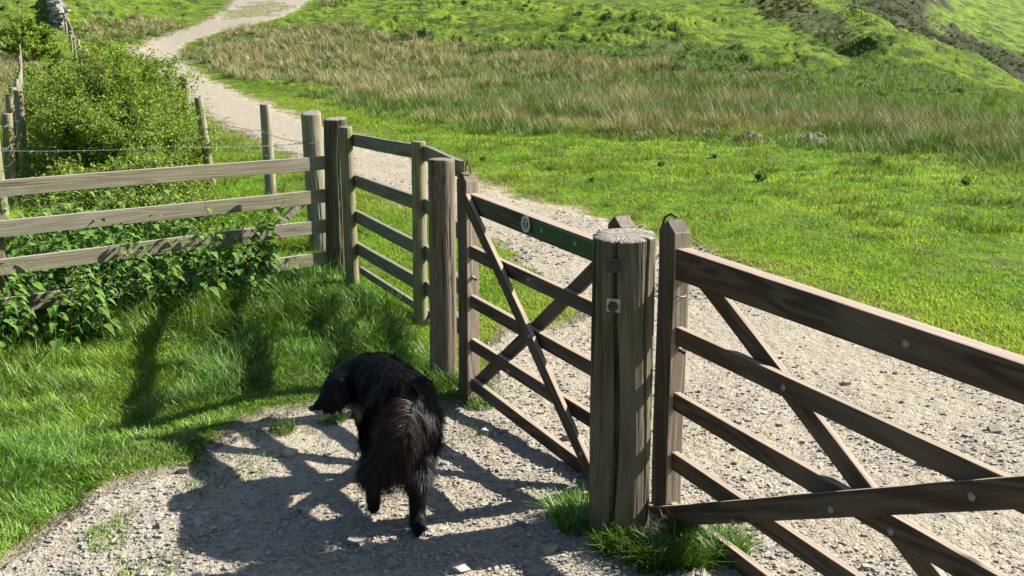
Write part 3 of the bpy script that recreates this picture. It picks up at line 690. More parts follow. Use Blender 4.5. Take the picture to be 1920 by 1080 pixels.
# ------------------------------------------------------------------ gravel stones
def polar(n, r0, r1, t0=-33, t1=33, inv=1.0):
    th = np.radians(rng.uniform(t0, t1, n)); q = rng.uniform(0, 1, n)
    r = 1 / (1 / r0 * (1 - q) + 1 / r1 * q) if inv == 1 else r0 + (r1 - r0) * q
    return r * np.sin(th), r * np.cos(th)
def scatter_stones(n, r0, r1, s0, s1, seed):
    x, y = polar(n, r0, r1); g = m_gravel(x, y); cl = fbm(x * 1.3, y * 1.3, 51)
    keep = (g > .45) & (rng.uniform(0, 1, n) < (.12 + 1.1 * sstep(.38, .62, cl)))
    x, y, g = x[keep], y[keep], g[keep]; n = len(x); s = s0 * (s1 / s0) ** (rng.uniform(0, 1, n) ** 2.6)
    z = terr(x, y, g) + s * .12
    V_, F_ = chunk_mesh(np.stack([x, y, z], 1), s, seed, .75, .25)
    val = rng.uniform(.21, .40, n); hue = rng.uniform(0, 1, n)[:, None]
    c_ = val[:, None] * (np.array([[1, .90, .72]]) * hue + np.array([[1, .955, .86]]) * (1 - hue))
    return V_, F_, np.repeat(c_, 8, 0)
parts = [scatter_stones(75000, 2.9, 9, .005, .023, 1), scatter_stones(420, 2.9, 10, .03, .07, 2), scatter_stones(42000, 8, 26, .010, .036, 3)]
Vs = np.vstack([p[0] for p in parts]); cs_ = np.vstack([p[2] for p in parts]); Fs = []; o_ = 0
for p in parts: Fs.append(p[1] + o_); o_ += len(p[0])
gs = link('gravel', np_mesh('gravel', Vs, [np.vstack(Fs)], cs_), M_STONE)
tag(gs, 'loose grey and tan limestone chippings strewn over the track', 'gravel', kind='stuff')

# ------------------------------------------------------------------ blades
def blades(name, x, y, z, h, wd, lean, curve, col, segs, material, azm=None, label=None, cat=None, tipcol=None):
    n = len(x); az = rng.uniform(0, 2 * np.pi, n) if azm is None else azm
    wa = az + np.pi / 2 + rng.normal(0, .5, n)
    dx, dy = np.cos(az), np.sin(az); wx_, wy_ = np.cos(wa), np.sin(wa); V_ = []; C_ = []
    tipcol = col if tipcol is None else tipcol
    for j in range(segs + 1):
        t = j / segs; ho = h * (lean * t + curve * t * t); up = h * t * (1 - .35 * np.abs(curve) * t)
        bx, by, bz = x + dx * ho, y + dy * ho, z + up; ww = wd * .5 * (1 - t) ** .6
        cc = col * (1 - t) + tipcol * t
        if j < segs:
            V_.append(np.stack([bx - wx_ * ww, by - wy_ * ww, bz], 1)); V_.append(np.stack([bx + wx_ * ww, by + wy_ * ww, bz], 1)); C_ += [cc, cc]
        else: V_.append(np.stack([bx, by, bz], 1)); C_.append(cc)
    k_ = 2 * segs + 1; V_ = np.stack(V_, 1).reshape(-1, 3); C_ = np.stack(C_, 1).reshape(-1, 3); b0 = np.arange(n) * k_
    F_ = []
    if segs > 1: F_.append(np.concatenate([np.stack([b0 + 2 * j, b0 + 2 * j + 1, b0 + 2 * j + 3, b0 + 2 * j + 2], 1) for j in range(segs - 1)]))
    F_.append(np.stack([b0 + 2 * segs - 2, b0 + 2 * segs - 1, b0 + 2 * segs], 1))
    o = link(name, np_mesh(name, V_, F_, C_), material)
    return tag(o, label, cat, kind='stuff')
def gcol(n, x, y, bright=1.0, dry=.06):
    base = np.array([.17, .30, .028]); yel = np.array([.34, .45, .05]); blu = np.array([.06, .16, .02]); dr = np.array([.30, .25, .13])
    t = np.clip(sstep(.36, .64, fbm(x * .7, y * .7, 61)) + rng.normal(0, .25, n), 0, 1)[:, None]; q = rng.uniform(0, 1, n)[:, None]
    c_ = base * (1 - t) + yel * t; c_ = np.where(q < .18, blu, c_); c_ = np.where(q > 1 - dry, dr, c_)
    return c_ * bright * rng.uniform(.75, 1.25, n)[:, None]
# long grass by the camera, left of the gravel, and round the posts
n = 230000; x, y = polar(n, 3.3, 10.5, -33, 22)
g = m_gravel(x, y)
tuft = np.zeros(n)
for tx, ty, tr in ((.42, 3.74, .15), (.55, 3.60, .15), (.26, 3.98, .13), (.66, 3.62, .15), (.80, 3.66, .16), (.70, 3.80, .12), (-.40, 5.62, .22), (-.18, 5.40, .14), (-.25, 5.55, .16), (-.95, 5.15, .1), (-1.2, 5.0, .1), (.24, 3.86, .08)):
    tuft = np.maximum(tuft, sstep(tr, tr * .5, np.hypot(x - tx, y - ty)))
xl = x < -.15 + (5.4 - y) * .2
side = np.where(y > 5.5, x < (-.30 - (y - 5.6) * .33), x < .6)
ed0 = sdist(GRAV, x, y); sparse = (ed0 > 0) & (ed0 < .55) & side & (x < .1) & (fbm(x * 5, y * 5, 75) > .56) & (rng.uniform(0, 1, n) < .6 * np.exp(-ed0 / .3))
strong = ((1 - g) * side > rng.uniform(.25, .95, n)) | (tuft > rng.uniform(.1, 1, n)) | sparse
x, y, g, tuft = x[strong], y[strong], g[strong], tuft[strong]; n = len(x)
ed = sdist(GRAV, x, y); tall = sstep(.0, -.9, ed)
far5 = sstep(5.2, 7.5, y)
h = (.035 + .028 * tall + (.045 + .09 * far5) * sstep(.35, .7, fbm(x * 2.2, y * 2.2, 71)) * tall) * rng.uniform(.55, 1.25, n); h = np.maximum(h, tuft * rng.uniform(.05, .15, n))
clump = fbm(x * 3.5, y * 3.5, 73) * 12 + rng.normal(0, 1.1, n)
z = terr(x, y, g) - .005
cg = gcol(n, x, y, .82, .06) * np.array([[.80, .98, 1.1]]) * (1 - .35 * sstep(.45, .6, fbm(x * 3, y * 3, 74)))[:, None]
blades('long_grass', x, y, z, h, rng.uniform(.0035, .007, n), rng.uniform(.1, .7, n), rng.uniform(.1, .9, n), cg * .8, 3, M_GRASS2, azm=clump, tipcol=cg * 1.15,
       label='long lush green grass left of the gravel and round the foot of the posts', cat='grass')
# lawn beyond the gates
n = 420000; x, y = polar(n, 5.5, 34)
g = m_gravel(x, y); ru = m_rush(x, y)
side = np.where(y > 5.5, x > (-.30 - (y - 5.6) * .33), True)
hol = sstep(.30, .46, fbm(x * 1.3, y * 1.3, 77))
k_ = ((1 - g) > rng.uniform(.2, 1, n)) & (side | (y > 9.5)) & (rng.uniform(0, 1, n) < .35 + .65 * hol)
x, y, g, ru = x[k_], y[k_], g[k_], ru[k_]; n = len(x); r = np.hypot(x, y)
tus = np.clip(sstep(.53, .63, fbm(x * 1.3, y * 1.3, 79)) * sstep(11, 18, r) + sstep(.62, .68, fbm(x * 2.4, y * 2.4, 80)) * sstep(9, 12, r), 0, 1)
h = (.022 + .0016 * r + .07 * tus + .12 * ru) * rng.uniform(.6, 1.4, n)
lf_ = x < -.37 * y + 1.4                         # rank grass along the left strip
h = np.where(lf_ & (y > 9), h * 2.6, h)
cg = gcol(n, x, y, 1.12, .04) * (1 - .5 * tus)[:, None]; dry_ = (sstep(.9, .1, -sdist(GRAV, x, y) / (.3 + .05 * r)) * .55 * rng.uniform(.3, 1, n))[:, None]; cg = cg * (1 - dry_) + np.array([[.33, .31, .12]]) * dry_
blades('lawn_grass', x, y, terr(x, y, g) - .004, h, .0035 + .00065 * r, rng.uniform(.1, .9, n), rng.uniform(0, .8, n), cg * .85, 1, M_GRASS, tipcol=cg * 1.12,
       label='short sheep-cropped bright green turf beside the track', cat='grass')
# far hillside turf tufts
n = 380000; th = np.radians(rng.uniform(-33, 33, n)); r = 28 * (4.6 ** rng.uniform(0, 1, n)); x = r * np.sin(th); y = r * np.cos(th)
g = m_gravel(x, y); ru = m_rush(x, y); k_ = (g < .35) & (ru < .6) & (rng.uniform(0, 1, n) < .3 + .9 * fbm(x * .7, y * .9, 83))
x, y, g, ru, r = x[k_], y[k_], g[k_], ru[k_], r[k_]; n = len(x)
pale = sstep(.45, .7, fbm(x * .15, y * .15, 85))[:, None]
rk_ = m_rank(x, y)[:, None]
cg = (np.array([[.165, .25, .025]]) * (1 - pale) + np.array([[.27, .32, .055]]) * pale) * rng.uniform(.7, 1.3, n)[:, None]
cg = cg * (1 - rk_) + rk_ * np.array([[.11, .18, .035]]) * rng.uniform(.6, 1.5, n)[:, None]
blades('hill_grass', x, y, terr(x, y, g) - .01, rng.uniform(.05, .13, n) * (1 + 1.6 * rk_[:, 0]), .00068 * r, rng.uniform(.1, .8, n), rng.uniform(0, .5, n), cg, 1, M_GRASS,
       label='tussocky pale green grass over the far hillside', cat='grass')
# rushes, growing in tufts
nt_f = 52000; th = np.radians(rng.uniform(-33, 33, nt_f)); r = 18.5 * (6.2 ** rng.uniform(0, 1, nt_f)); th[40000:] = np.radians(rng.uniform(10, 30, 12000)); r[40000:] = rng.uniform(62, 118, 12000); x = r * np.sin(th); y = r * np.cos(th)
ru = m_rush(x, y); rk_ = m_rank(x, y); cl = fbm(x * .5, y * .5, 91); g = m_gravel(x, y)
near_edge = sstep(-2.5, 0, sdist(RUSH, x, y)) * (y < 45)
k_ = (g < .2) & (((ru > .3) & (rng.uniform(0, 1, nt_f) < .22 + 1.0 * sstep(.42, .56, cl))) | ((rk_ > .5) & (rng.uniform(0, 1, nt_f) < .16)) | ((near_edge > .1) & (rng.uniform(0, 1, nt_f) < .45)))
x, y, ru, r, cl = x[k_], y[k_], ru[k_], r[k_], cl[k_]; nt_f = len(x)
u_ = 960 + 1944 * x / y
tanm = sstep(.47, .57, fbm(x * .2 + y * .1, y * .45 - x * .1, 93) + .13 * sstep(1150, 600, u_) - .02 * sstep(1000, 1300, u_) + .12 * (u_ < 70) + rng.normal(0, .045, nt_f)) * sstep(.2, .7, ru)
hgt = rng.uniform(.30, .74, nt_f) * (1 - .55 * (x > 12) * (y > 60)) * (1 - .25 * sstep(1100, 1400, 960 + 1944 * x / y)) * (.55 + .75 * sstep(.35, .62, cl)) * (.6 + .4 * ru); rad = rng.uniform(.04, .20, nt_f)
per = 15; n = nt_f * per; K = np.repeat(np.arange(nt_f), per)
pa = rng.uniform(0, 2 * np.pi, n); pq = np.sqrt(rng.uniform(0, 1, n)); bx = x[K] + np.cos(pa) * pq * rad[K]; by = y[K] + np.sin(pa) * pq * rad[K]
q = rng.uniform(0, 1, n)[:, None]
grn = np.array([[.075, .13, .025]]) * (1 - q) + np.array([[.17, .235, .06]]) * q
tn = np.array([[.25, .185, .105]]) * (1 - q) + np.array([[.48, .405, .255]]) * q
far_ = (sstep(1380, 1480, u_) * sstep(62, 75, y))[K][:, None]; tn = tn * (1 - far_) + np.array([[.12, .085, .05]]) * far_; grn = grn * (1 - .5 * far_)
rgt = (sstep(1250, 1500, u_) * sstep(60, 45, y))[K][:, None]; tn = tn * (1 - .25 * rgt); tn = tn * (1 + .22 * sstep(1150, 800, u_)[K][:, None])
tm_ = np.clip(tanm[K] * 1.05 - rng.uniform(0, .35, n), 0, 1)[:, None]; cg = (grn * (1 - tm_) + tn * tm_) * rng.uniform(.55, 1.3, nt_f)[K][:, None]
gg = m_gravel(x, y)
zb = terr(x, y, gg)[K] - .02
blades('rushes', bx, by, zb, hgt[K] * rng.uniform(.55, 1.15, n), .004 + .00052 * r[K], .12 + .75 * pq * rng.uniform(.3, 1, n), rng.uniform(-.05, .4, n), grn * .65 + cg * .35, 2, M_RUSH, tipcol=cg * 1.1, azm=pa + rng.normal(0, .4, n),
       label='tan and green rushes massed across the wet ground beyond the lawn', cat='rushes')

# ------------------------------------------------------------------ hawthorn bushes
LEAF_RNG = np.random.default_rng(44)
def leaves_mesh(P_, nrm, size, col, name='foliage'):
    """each leaf a folded little rhomb"""
    n_ = len(P_); r_ = LEAF_RNG
    d_ = r_.normal(0, 1, (n_, 3)); d_ -= nrm * (d_ * nrm).sum(1)[:, None]; d_ /= np.linalg.norm(d_, axis=1)[:, None] + 1e-9
    e_ = np.cross(nrm, d_); s = size[:, None]
    b_ = P_ - d_ * s * .5; t_ = P_ + d_ * s * .5; l_ = P_ + e_ * s * .42 + nrm * s * .14; q_ = P_ - e_ * s * .42 + nrm * s * .14
    V_ = np.stack([b_, l_, t_, q_], 1).reshape(-1, 3); i0 = np.arange(n_) * 4
    F_ = np.concatenate([np.stack([i0, i0 + 1, i0 + 2], 1), np.stack([i0, i0 + 2, i0 + 3], 1)])
    return np_mesh(name, V_, [F_], np.repeat(col, 4, 0))
M_BARK = plain('bark', (.13, .12, .07), .9, .4)
def bush(cx, cy, rx, ry, h, nleaf, label, seed, lsz=.028, tint=(1, 1, 1)):
    r_ = np.random.default_rng(seed); z0 = gz(cx, cy); root = thing('hawthorn_bush', (cx, cy, z0), label, 'bush', 'hawthorn bushes in the hedge strip')
    Vb = []; Fb = []; nb = 0; tips = []
    nst = 46 if nleaf > 9000 else 22
    for s in range(nst):
        a_ = r_.uniform(0, 6.28); rad = math.sqrt(r_.uniform(0, 1)); el = r_.uniform(.05, 1)
        tx, ty = math.cos(a_) * rad * rx, math.sin(a_) * rad * ry
        tz = h * math.sqrt(max(0.02, 1 - rad * rad)) * r_.uniform(.55, 1.08) 
        bx, by = tx * .25, ty * .25; m_ = 9; line = []
        for i in range(m_ + 1):
            f = i / m_; line.append(np.array([bx + (tx - bx) * f ** 1.1 + r_.normal(0, .035), by + (ty - by) * f ** 1.1 + r_.normal(0, .035), tz * (1 - (1 - f) ** 1.5) + r_.normal(0, .03)]))
        v_, f_ = tube_np(line, .01, 5, rad=[.02 * (1 - i / (m_ + 1)) + .003 for i in range(m_ + 1)]); Vb.append(v_); Fb.append(f_ + nb); nb += len(v_)
        for i in range(3, m_ + 1):
            for q in range(3):
                dv = r_.normal(0, 1, 3); dv[2] = abs(dv[2]) * .7; dv /= np.linalg.norm(dv); ll = r_.uniform(.12, .4) * min(1.3, h / 1.4)
                e = line[i] + dv * ll; e[2] = max(.05, e[2]); v_, f_ = tube_np([line[i], (line[i] + e) / 2 + r_.normal(0, .015, 3), e], .004, 4, rad=[.006, .004, .002]); Vb.append(v_); Fb.append(f_ + nb); nb += len(v_)
                tips.append((line[i], e))
    link('branches', np_mesh('branches', np.vstack(Vb), [np.vstack(Fb)], smooth=True), M_BARK, root)
    A_ = np.array([t[0] for t in tips]); B_ = np.array([t[1] for t in tips]); k = r_.integers(0, len(tips), nleaf); f = r_.uniform(.1, 1.08, nleaf)[:, None]
    P_ = A_[k] * (1 - f) + B_[k] * f + r_.normal(0, .045, (nleaf, 3)); P_[:, 2] = np.maximum(P_[:, 2], .03)
    nr = r_.normal(0, .75, (nleaf, 3)) + np.array([0, 0, .8]) + P_ * np.array([.25, .25, 0]); nr /= np.linalg.norm(nr, axis=1)[:, None]
    twig = np.clip(r_.uniform(0, 1, len(tips))[k] * .6 + .9 * (fbm((P_[:, 0] + P_[:, 2]) * 3.2, (P_[:, 1] - P_[:, 2]) * 3.2, seed, 3) - .28), 0, 1)
    t = np.clip(twig * .7 + r_.uniform(0, .4, nleaf), 0, 1)[:, None]
    c_ = np.array([[.095, .18, .022]]) * (1 - t) + np.array([[.29, .39, .065]]) * t
    rd = r_.uniform(0, 1, nleaf)[:, None]; c_ = np.where(rd < .05, np.array([[.26, .17, .07]]), c_); c_ = c_ * np.array([tint])
    link('foliage', leaves_mesh(P_, nr, r_.uniform(.6, 1.3, nleaf) * lsz, c_), M_LEAF, root)
    return root
bush(-4.2, 10.9, 1.1, .9, .85, 22000, 'low leafy near end of the hawthorn hedge, just behind the long timber fence', 101, .036)
bush(-5.3, 13.8, 1.12, 1.6, 1.78, 62000, 'fullest hawthorn, bulging out towards the bend of the track', 102, .038)
bush(-6.45, 16.9, 1.5, 1.9, 1.78, 46000, 'pale leafy hawthorn right behind the fullest one', 103, .046)
bush(-8.45, 21.2, 1.5, 2.2, 1.5, 18000, 'hawthorn third back along the hedge strip, level with the first bend', 104, .058)
bush(-11.2, 27.0, 1.4, 2.8, 1.35, 14000, 'middle distance hawthorn in the hedge strip between the two stake lines', 105, .07, (.95, 1, 1))
bush(-15.2, 35.5, 1.4, 3.8, 1.25, 11000, 'low greyish hawthorn beside the crowded stakes half way up the strip', 106, .085, (.95, .95, 1))
bush(-20.6, 47, 1.4, 5.2, 1.25, 9000, 'long low hawthorn clump below the rounded far bush', 107, .1, (.95, .95, 1))
bush(-29.9, 64, 1.7, 3.4, 2.5, 12000, 'rounded hawthorn standing up alone at the far top of the strip', 108, .14, (1.0, 1.05, .95))

# ------------------------------------------------------------------ nettles
M_STEM = plain('nettle_stem', (.10, .13, .05), .7, .3)
def nettle_variant(seed):
    r_ = np.random.default_rng(seed); H_ = r_.uniform(.42, .72); m_ = 9; lx = r_.normal(0, .06, 2)
    line = [np.array([lx[0] * (i / m_) ** 2 * 3, lx[1] * (i / m_) ** 2 * 3, H_ * i / m_]) for i in range(m_ + 1)]
    sv, sf = tube_np(line, .003, 5, rad=[.0035 - .002 * i / m_ for i in range(m_ + 1)])
    st_me = np_mesh('stem', sv, [sf], smooth=True); st_me.materials.append(M_STEM)
    V_ = []; F_ = []; C_ = []; n0 = 0; a0 = r_.uniform(0, 3)
    for i in range(2, m_ + 1):
        c0 = line[i]; rel = i / m_; Ln = (.105 - .055 * max(0, rel - .45) / .55) * r_.uniform(.8, 1.2) * (1 if rel < .95 else .6)
        for q in range(2 if rel < .9 else 4):
            an = a0 + i * 1.57 + q * (math.pi if rel < .9 else 1.57) + r_.normal(0, .15); droop = (.35 - .7 * (1 - rel)) if rel < .9 else .8
            dd = np.array([math.cos(an), math.sin(an), 0]); ee = np.array([-math.sin(an), math.cos(an), 0]); up = np.array([0, 0, 1.])
            prof = [(0, .02), (.12, .24), (.25, .34), (.38, .33), (.52, .27), (.66, .20), (.8, .12), (.92, .05), (1, .0)]
            rows = []
            for j, (t, wq) in enumerate(prof):
                zz3 = droop * t * .6 - .75 * t * t + .1; ctr = c0 + dd * (.03 + Ln * t) + up * Ln * zz3
                sr = 1 + (.12 if j % 2 else -.08)
                rows.append([ctr + ee * Ln * wq * sr + up * Ln * wq * .25, ctr, ctr - ee * Ln * wq * sr + up * Ln * wq * .25])
            cc = np.array([.10, .20, .035]) * r_.uniform(.75, 1.3) if rel < .85 else np.array([.15, .25, .05]) * r_.uniform(.9, 1.2)
            for rw in rows:
                for p_ in rw: V_.append(p_); C_.append(cc)
            for j in range(len(prof) - 1):
                for s in range(2): F_.append((n0 + j * 3 + s, n0 + j * 3 + s + 1, n0 + (j + 1) * 3 + s + 1, n0 + (j + 1) * 3 + s))
            n0 += 27
    lm = np_mesh('leaves', np.array(V_), [np.array(F_)], np.array(C_)); lm.materials.append(M_NET)
    return st_me, lm
NV = [nettle_variant(200 + i) for i in range(8)]
def nettle(x, y, sc_, rz, i):
    o = thing('nettle', (x, y, gz(x, y) - .01), 'leafy dark green nettle among others growing through the long timber fence', 'nettle', 'nettles along the long timber fence')
    o.rotation_euler = (0, 0, rz); o.scale = (sc_,) * 3
    a_ = bpy.data.objects.new('stem', NV[i][0]); b_ = bpy.data.objects.new('leaves', NV[i][1])
    for q in (a_, b_): COL.objects.link(q); q.parent = o
r_ = np.random.default_rng(300)
for i in range(298):
    t = r_.uniform(.5, 4.6); off = r_.normal(-.06, .22) if i % 2 else r_.uniform(.15, 1.9)
    if t < 1.5 and r_.uniform() < .45: continue
    p_ = s0 + dl * t + Vector((-.66, .75, 0)) * off
    nettle(p_.x, p_.y, r_.uniform(.8, 1.3) * (1.0 if off > 0 else .76), r_.uniform(0, 6.28), int(r_.integers(0, 8)))

# ------------------------------------------------------------------ earth mounds and thistles on the lawn
def mound(u, v_, w_, h_, label, grassy=0, seed=1):
    x, y = hit(u, v_ + 6); dep = math.hypot(x, y); W = w_ / FPX * dep * .62; H_ = h_ / FPX * dep * .66
    na, nr_ = 40, 14; an = np.linspace(0, 2 * np.pi, na, endpoint=False); rq = np.linspace(0, 1, nr_)
    A, Q = np.meshgrid(an, rq); lob = 1 + .8 * (fbm(np.cos(A) * 1.8 + seed * 9, np.sin(A) * 1.8, seed + 5) - .5); X = np.cos(A) * Q * W * lob; Y_ = np.sin(A) * Q * W * .6 * lob
    Z = H_ * (1 - Q ** 2) ** 1.0 * (.55 + .9 * fbm(X * 5 + seed * 7, Y_ * 5, seed, 4)) + (fbm(X * 13, Y_ * 13 + seed, seed + 2) - .5) * .16
    Z = np.where(Q > .95, -.08, Z)
    V_ = np.stack([X, Y_, Z], -1).reshape(-1, 3); ii = np.arange(na * nr_).reshape(nr_, na); a_ = ii[:-1]; b_ = ii[1:]
    F_ = np.stack([a_, np.roll(a_, -1, 1), np.roll(b_, -1, 1), b_], -1).reshape(-1, 4)
    root = thing('earth_mound', (x, y, gz(x, y) - .02), label, 'earth mound', 'mounds of turned earth along the rushes')
    link('soil', np_mesh('soil', V_, [F_], smooth=False), M_SOIL, root)
    grassy = max(grassy, .3)
    if grassy:
        m_ = int(700 * grassy); q = np.sqrt(rng.uniform(0, 1, m_)); a2 = rng.uniform(0, 6.28, m_); bx = np.cos(a2) * q * W; by = np.sin(a2) * q * W * .8; bz = H_ * (1 - q * q) * .8
        c_ = np.where(rng.uniform(0, 1, m_)[:, None] < .5, np.array([[.10, .19, .02]]), np.array([[.28, .25, .14]])) * rng.uniform(.7, 1.2, m_)[:, None]
        o = blades('grass_tuft', bx, by, bz, rng.uniform(.06, .2, m_), np.full(m_, .012), rng.uniform(.2, .9, m_), rng.uniform(0, .6, m_), c_, 1, M_GRASS); o.parent = root
M_SOIL = plain('soil', (.27, .22, .16), .95, .45)
mound(1035, 248, 32, 12, 'small dark clod of earth, leftmost at the foot of the rushes', 0, 1)
mound(1205, 250, 62, 16, 'low grey scrape of earth left of the straw covered mound', 0, 2)
mound(1265, 247, 54, 30, 'earth mound covered with dry straw coloured grass', 1.2, 3)
mound(1330, 251, 48, 18, 'small earth mound with bright grass on its right side, right of the straw covered one', .4, 4)
mound(1405, 262, 52, 26, 'split earth mound half under a green tuft, beside a dark rush clump', .6, 5)
mound(1522, 266, 72, 28, 'broadest bare brown mound of crumbled earth', 0, 6)
mound(1592, 268, 42, 18, 'little bare mound just right of the broadest one', 0, 7)
mound(1790, 252, 60, 20, 'mound half hidden in rushes, rightmost of the mounds', .5, 8)
def thistle(u, v_, s, label, seed):
    x, y = hit(u, v_); r_ = np.random.default_rng(seed); root = thing('thistle', (x, y, gz(x, y)), label, 'thistle', 'thistles dotted over the lawn')
    m_ = 90; a_ = r_.uniform(0, 6.28, m_); el = r_.uniform(.1, 1.3, m_); V_ = []; F_ = []; C_ = []
    for i in range(m_):
        b_ = np.array([r_.normal(0, .05), r_.normal(0, .05), r_.uniform(0, .12)]) * s * 3; d_ = np.array([math.cos(a_[i]) * math.cos(el[i]), math.sin(a_[i]) * math.cos(el[i]), math.sin(el[i])]) * s * r_.uniform(.5, 1.1)
        e_ = np.cross(d_, [0, 0, 1]); e_ = e_ / (np.linalg.norm(e_) + 1e-9) * s * .16
        n0 = len(V_); V_ += [b_, b_ + d_ * .5 + e_, b_ + d_, b_ + d_ * .5 - e_]; F_ += [(n0, n0 + 1, n0 + 2), (n0, n0 + 2, n0 + 3)]; C_ += [np.array([.11, .19, .07]) * r_.uniform(.7, 1.4)] * 4
    link('leaves', np_mesh('leaves', np.array(V_), [np.array(F_)], np.array(C_)), M_NET, root)
for i, (u, v_, s, lb) in enumerate(((1425, 348, .20, 'largest bushy thistle standing alone in the middle of the lawn'), (1240, 312, .13, 'small thistle below the straw covered mound'),
        (1110, 345, .10, 'tiny thistle nearest the track, left part of the lawn'), (905, 302, .13, 'thistle between the panel fence and the track edge'),
        (1810, 352, .16, 'thistle far out at the right of the lawn'), (1340, 298, .12, 'flat thistle below the small grassy mound'), (1645, 312, .16, 'thistle below the broadest bare mound'), (1030, 322, .12, 'thistle above the marker disc of the narrow gate'))):
    thistle(u, v_, s * .8, lb, 400 + i)

# ------------------------------------------------------------------ the dog
dog = thing('dog', (-.45, 4.1, 0), 'shaggy black dog with brown tinged tail, seen from behind, one hind paw lifted', 'dog')
def blob_mesh(blobs, voxel=.009, smooth=10):
    bm = bmesh.new()
    for (p0, r0, p1, r1) in blobs:
        p0 = Vector(p0); p1 = Vector(p1); L = (p1 - p0).length; m_ = max(2, int(L / (min(r0, r1) * .45)) + 1) if L > 1e-4 else 1
        for i in range(m_):
            f = i / max(1, m_ - 1); bmesh.ops.create_icosphere(bm, subdivisions=3, radius=r0 * (1 - f) + r1 * f, matrix=Matrix.Translation(p0.lerp(p1, f)))
    me = bpy.data.meshes.new('tmp'); bm.to_mesh(me); bm.free(); o = bpy.data.objects.new('tmp', me); COL.objects.link(o)
    m1 = o.modifiers.new('r', 'REMESH'); m1.mode = 'VOXEL'; m1.voxel_size = voxel
    m2 = o.modifiers.new('s', 'SMOOTH'); m2.factor = .5; m2.iterations = smooth
    dg = bpy.context.evaluated_depsgraph_get(); out = bpy.data.meshes.new_from_object(o.evaluated_get(dg)); bpy.data.objects.remove(o)
    return out
RU, CH = (-.445, 4.02, .49), (-.60, 4.36, .455)
blobs = [
 (RU, .122, (-.50, 4.14, .49), .116), ((-.50, 4.14, .49), .116, CH, .130), (CH, .130, (-.65, 4.40, .44), .115),      # trunk
 ((-.64, 4.38, .465), .112, (-.725, 4.36, .46), .084), ((-.725, 4.36, .46), .084, (-.765, 4.32, .455), .068),          # neck
 ((-.765, 4.32, .445), .068, (-.785, 4.285, .430), .064), ((-.795, 4.27, .415), .050, (-.832, 4.24, .385), .036), ((-.832, 4.24, .385), .034, (-.848, 4.23, .376), .028),   # skull, muzzle
 ((-.79, 4.262, .375), .030, (-.822, 4.245, .342), .018),                                                              # lower jaw
 ((-.765, 4.265, .485), .030, (-.742, 4.232, .425), .024), ((-.79, 4.375, .49), .024, (-.80, 4.40, .45), .016),            # ears
 ((-.40, 4.00, .42), .105, (-.395, 3.98, .30), .078), ((-.395, 3.98, .30), .076, (-.385, 3.885, .19), .048), ((-.385, 3.885, .19), .042, (-.388, 3.865, .06), .031), ((-.388, 3.865, .04), .036, (-.380, 3.805, .026), .031),   # right hind
 ((-.50, 4.04, .42), .10, (-.565, 4.08, .29), .075), ((-.565, 4.06, .29), .062, (-.585, 3.96, .20), .038), ((-.585, 3.96, .20), .040, (-.582, 3.985, .09), .030), ((-.582, 3.985, .09), .033, (-.580, 3.955, .045), .027),  # left hind, lifted
 ((-.56, 4.40, .36), .07, (-.55, 4.40, .20), .038), ((-.55, 4.40, .20), .036, (-.55, 4.42, .03), .028), ((-.55, 4.42, .025), .03, (-.56, 4.45, .02), .026),   # right fore
 ((-.68, 4.43, .36), .07, (-.68, 4.47, .20), .038), ((-.68, 4.47, .20), .036, (-.665, 4.44, .03), .028), ((-.665, 4.44, .025), .03, (-.68, 4.47, .02), .026),  # left fore
]
L0 = np.array(dog.location)
bmsh = blob_mesh(blobs)
def fur_mat(name, c0, c1, sheen=.0):
    m, nt, bs, out = mat(name); k = N(nt)
    tc = k.n('ShaderNodeTexCoord').outputs['Object']
    at = k.n('ShaderNodeAttribute'); at.attribute_name = 'col'
    k.l(at.outputs['Color'], bs.inputs['Base Color']); bs.inputs['Roughness'].default_value = .5; bs.inputs['Specular IOR Level'].default_value = .17
    return m
M_FUR = fur_mat('fur', 0, 0)
m_, nt_, bs_, _ = mat('skin_black'); k_m = N(nt_)
ps = k_m.n('ShaderNodeTexCoord').outputs['Object']
k_m.l(k_m.mix(k_m.noise(ps, 60, 4), (.003, .003, .0035), (.007, .0065, .007)), bs_.inputs['Base Color']); bs_.inputs['Roughness'].default_value = .9; bs_.inputs['Specular IOR Level'].default_value = .1; M_SKIN = m_
nv = len(bmsh.vertices); co = np.empty(nv * 3); bmsh.vertices.foreach_get('co', co); co = co.reshape(-1, 3)
bmsh.calc_loop_triangles(); nt3 = len(bmsh.loop_triangles); ti = np.empty(nt3 * 3, dtype=np.int32); bmsh.loop_triangles.foreach_get('vertices', ti); ti = ti.reshape(-1, 3)
body_co = co - L0; bmsh.vertices.foreach_set('co', body_co.ravel()); bmsh.update()
for p_ in bmsh.polygons: p_.use_smooth = True
link('body', bmsh, M_SKIN, dog)
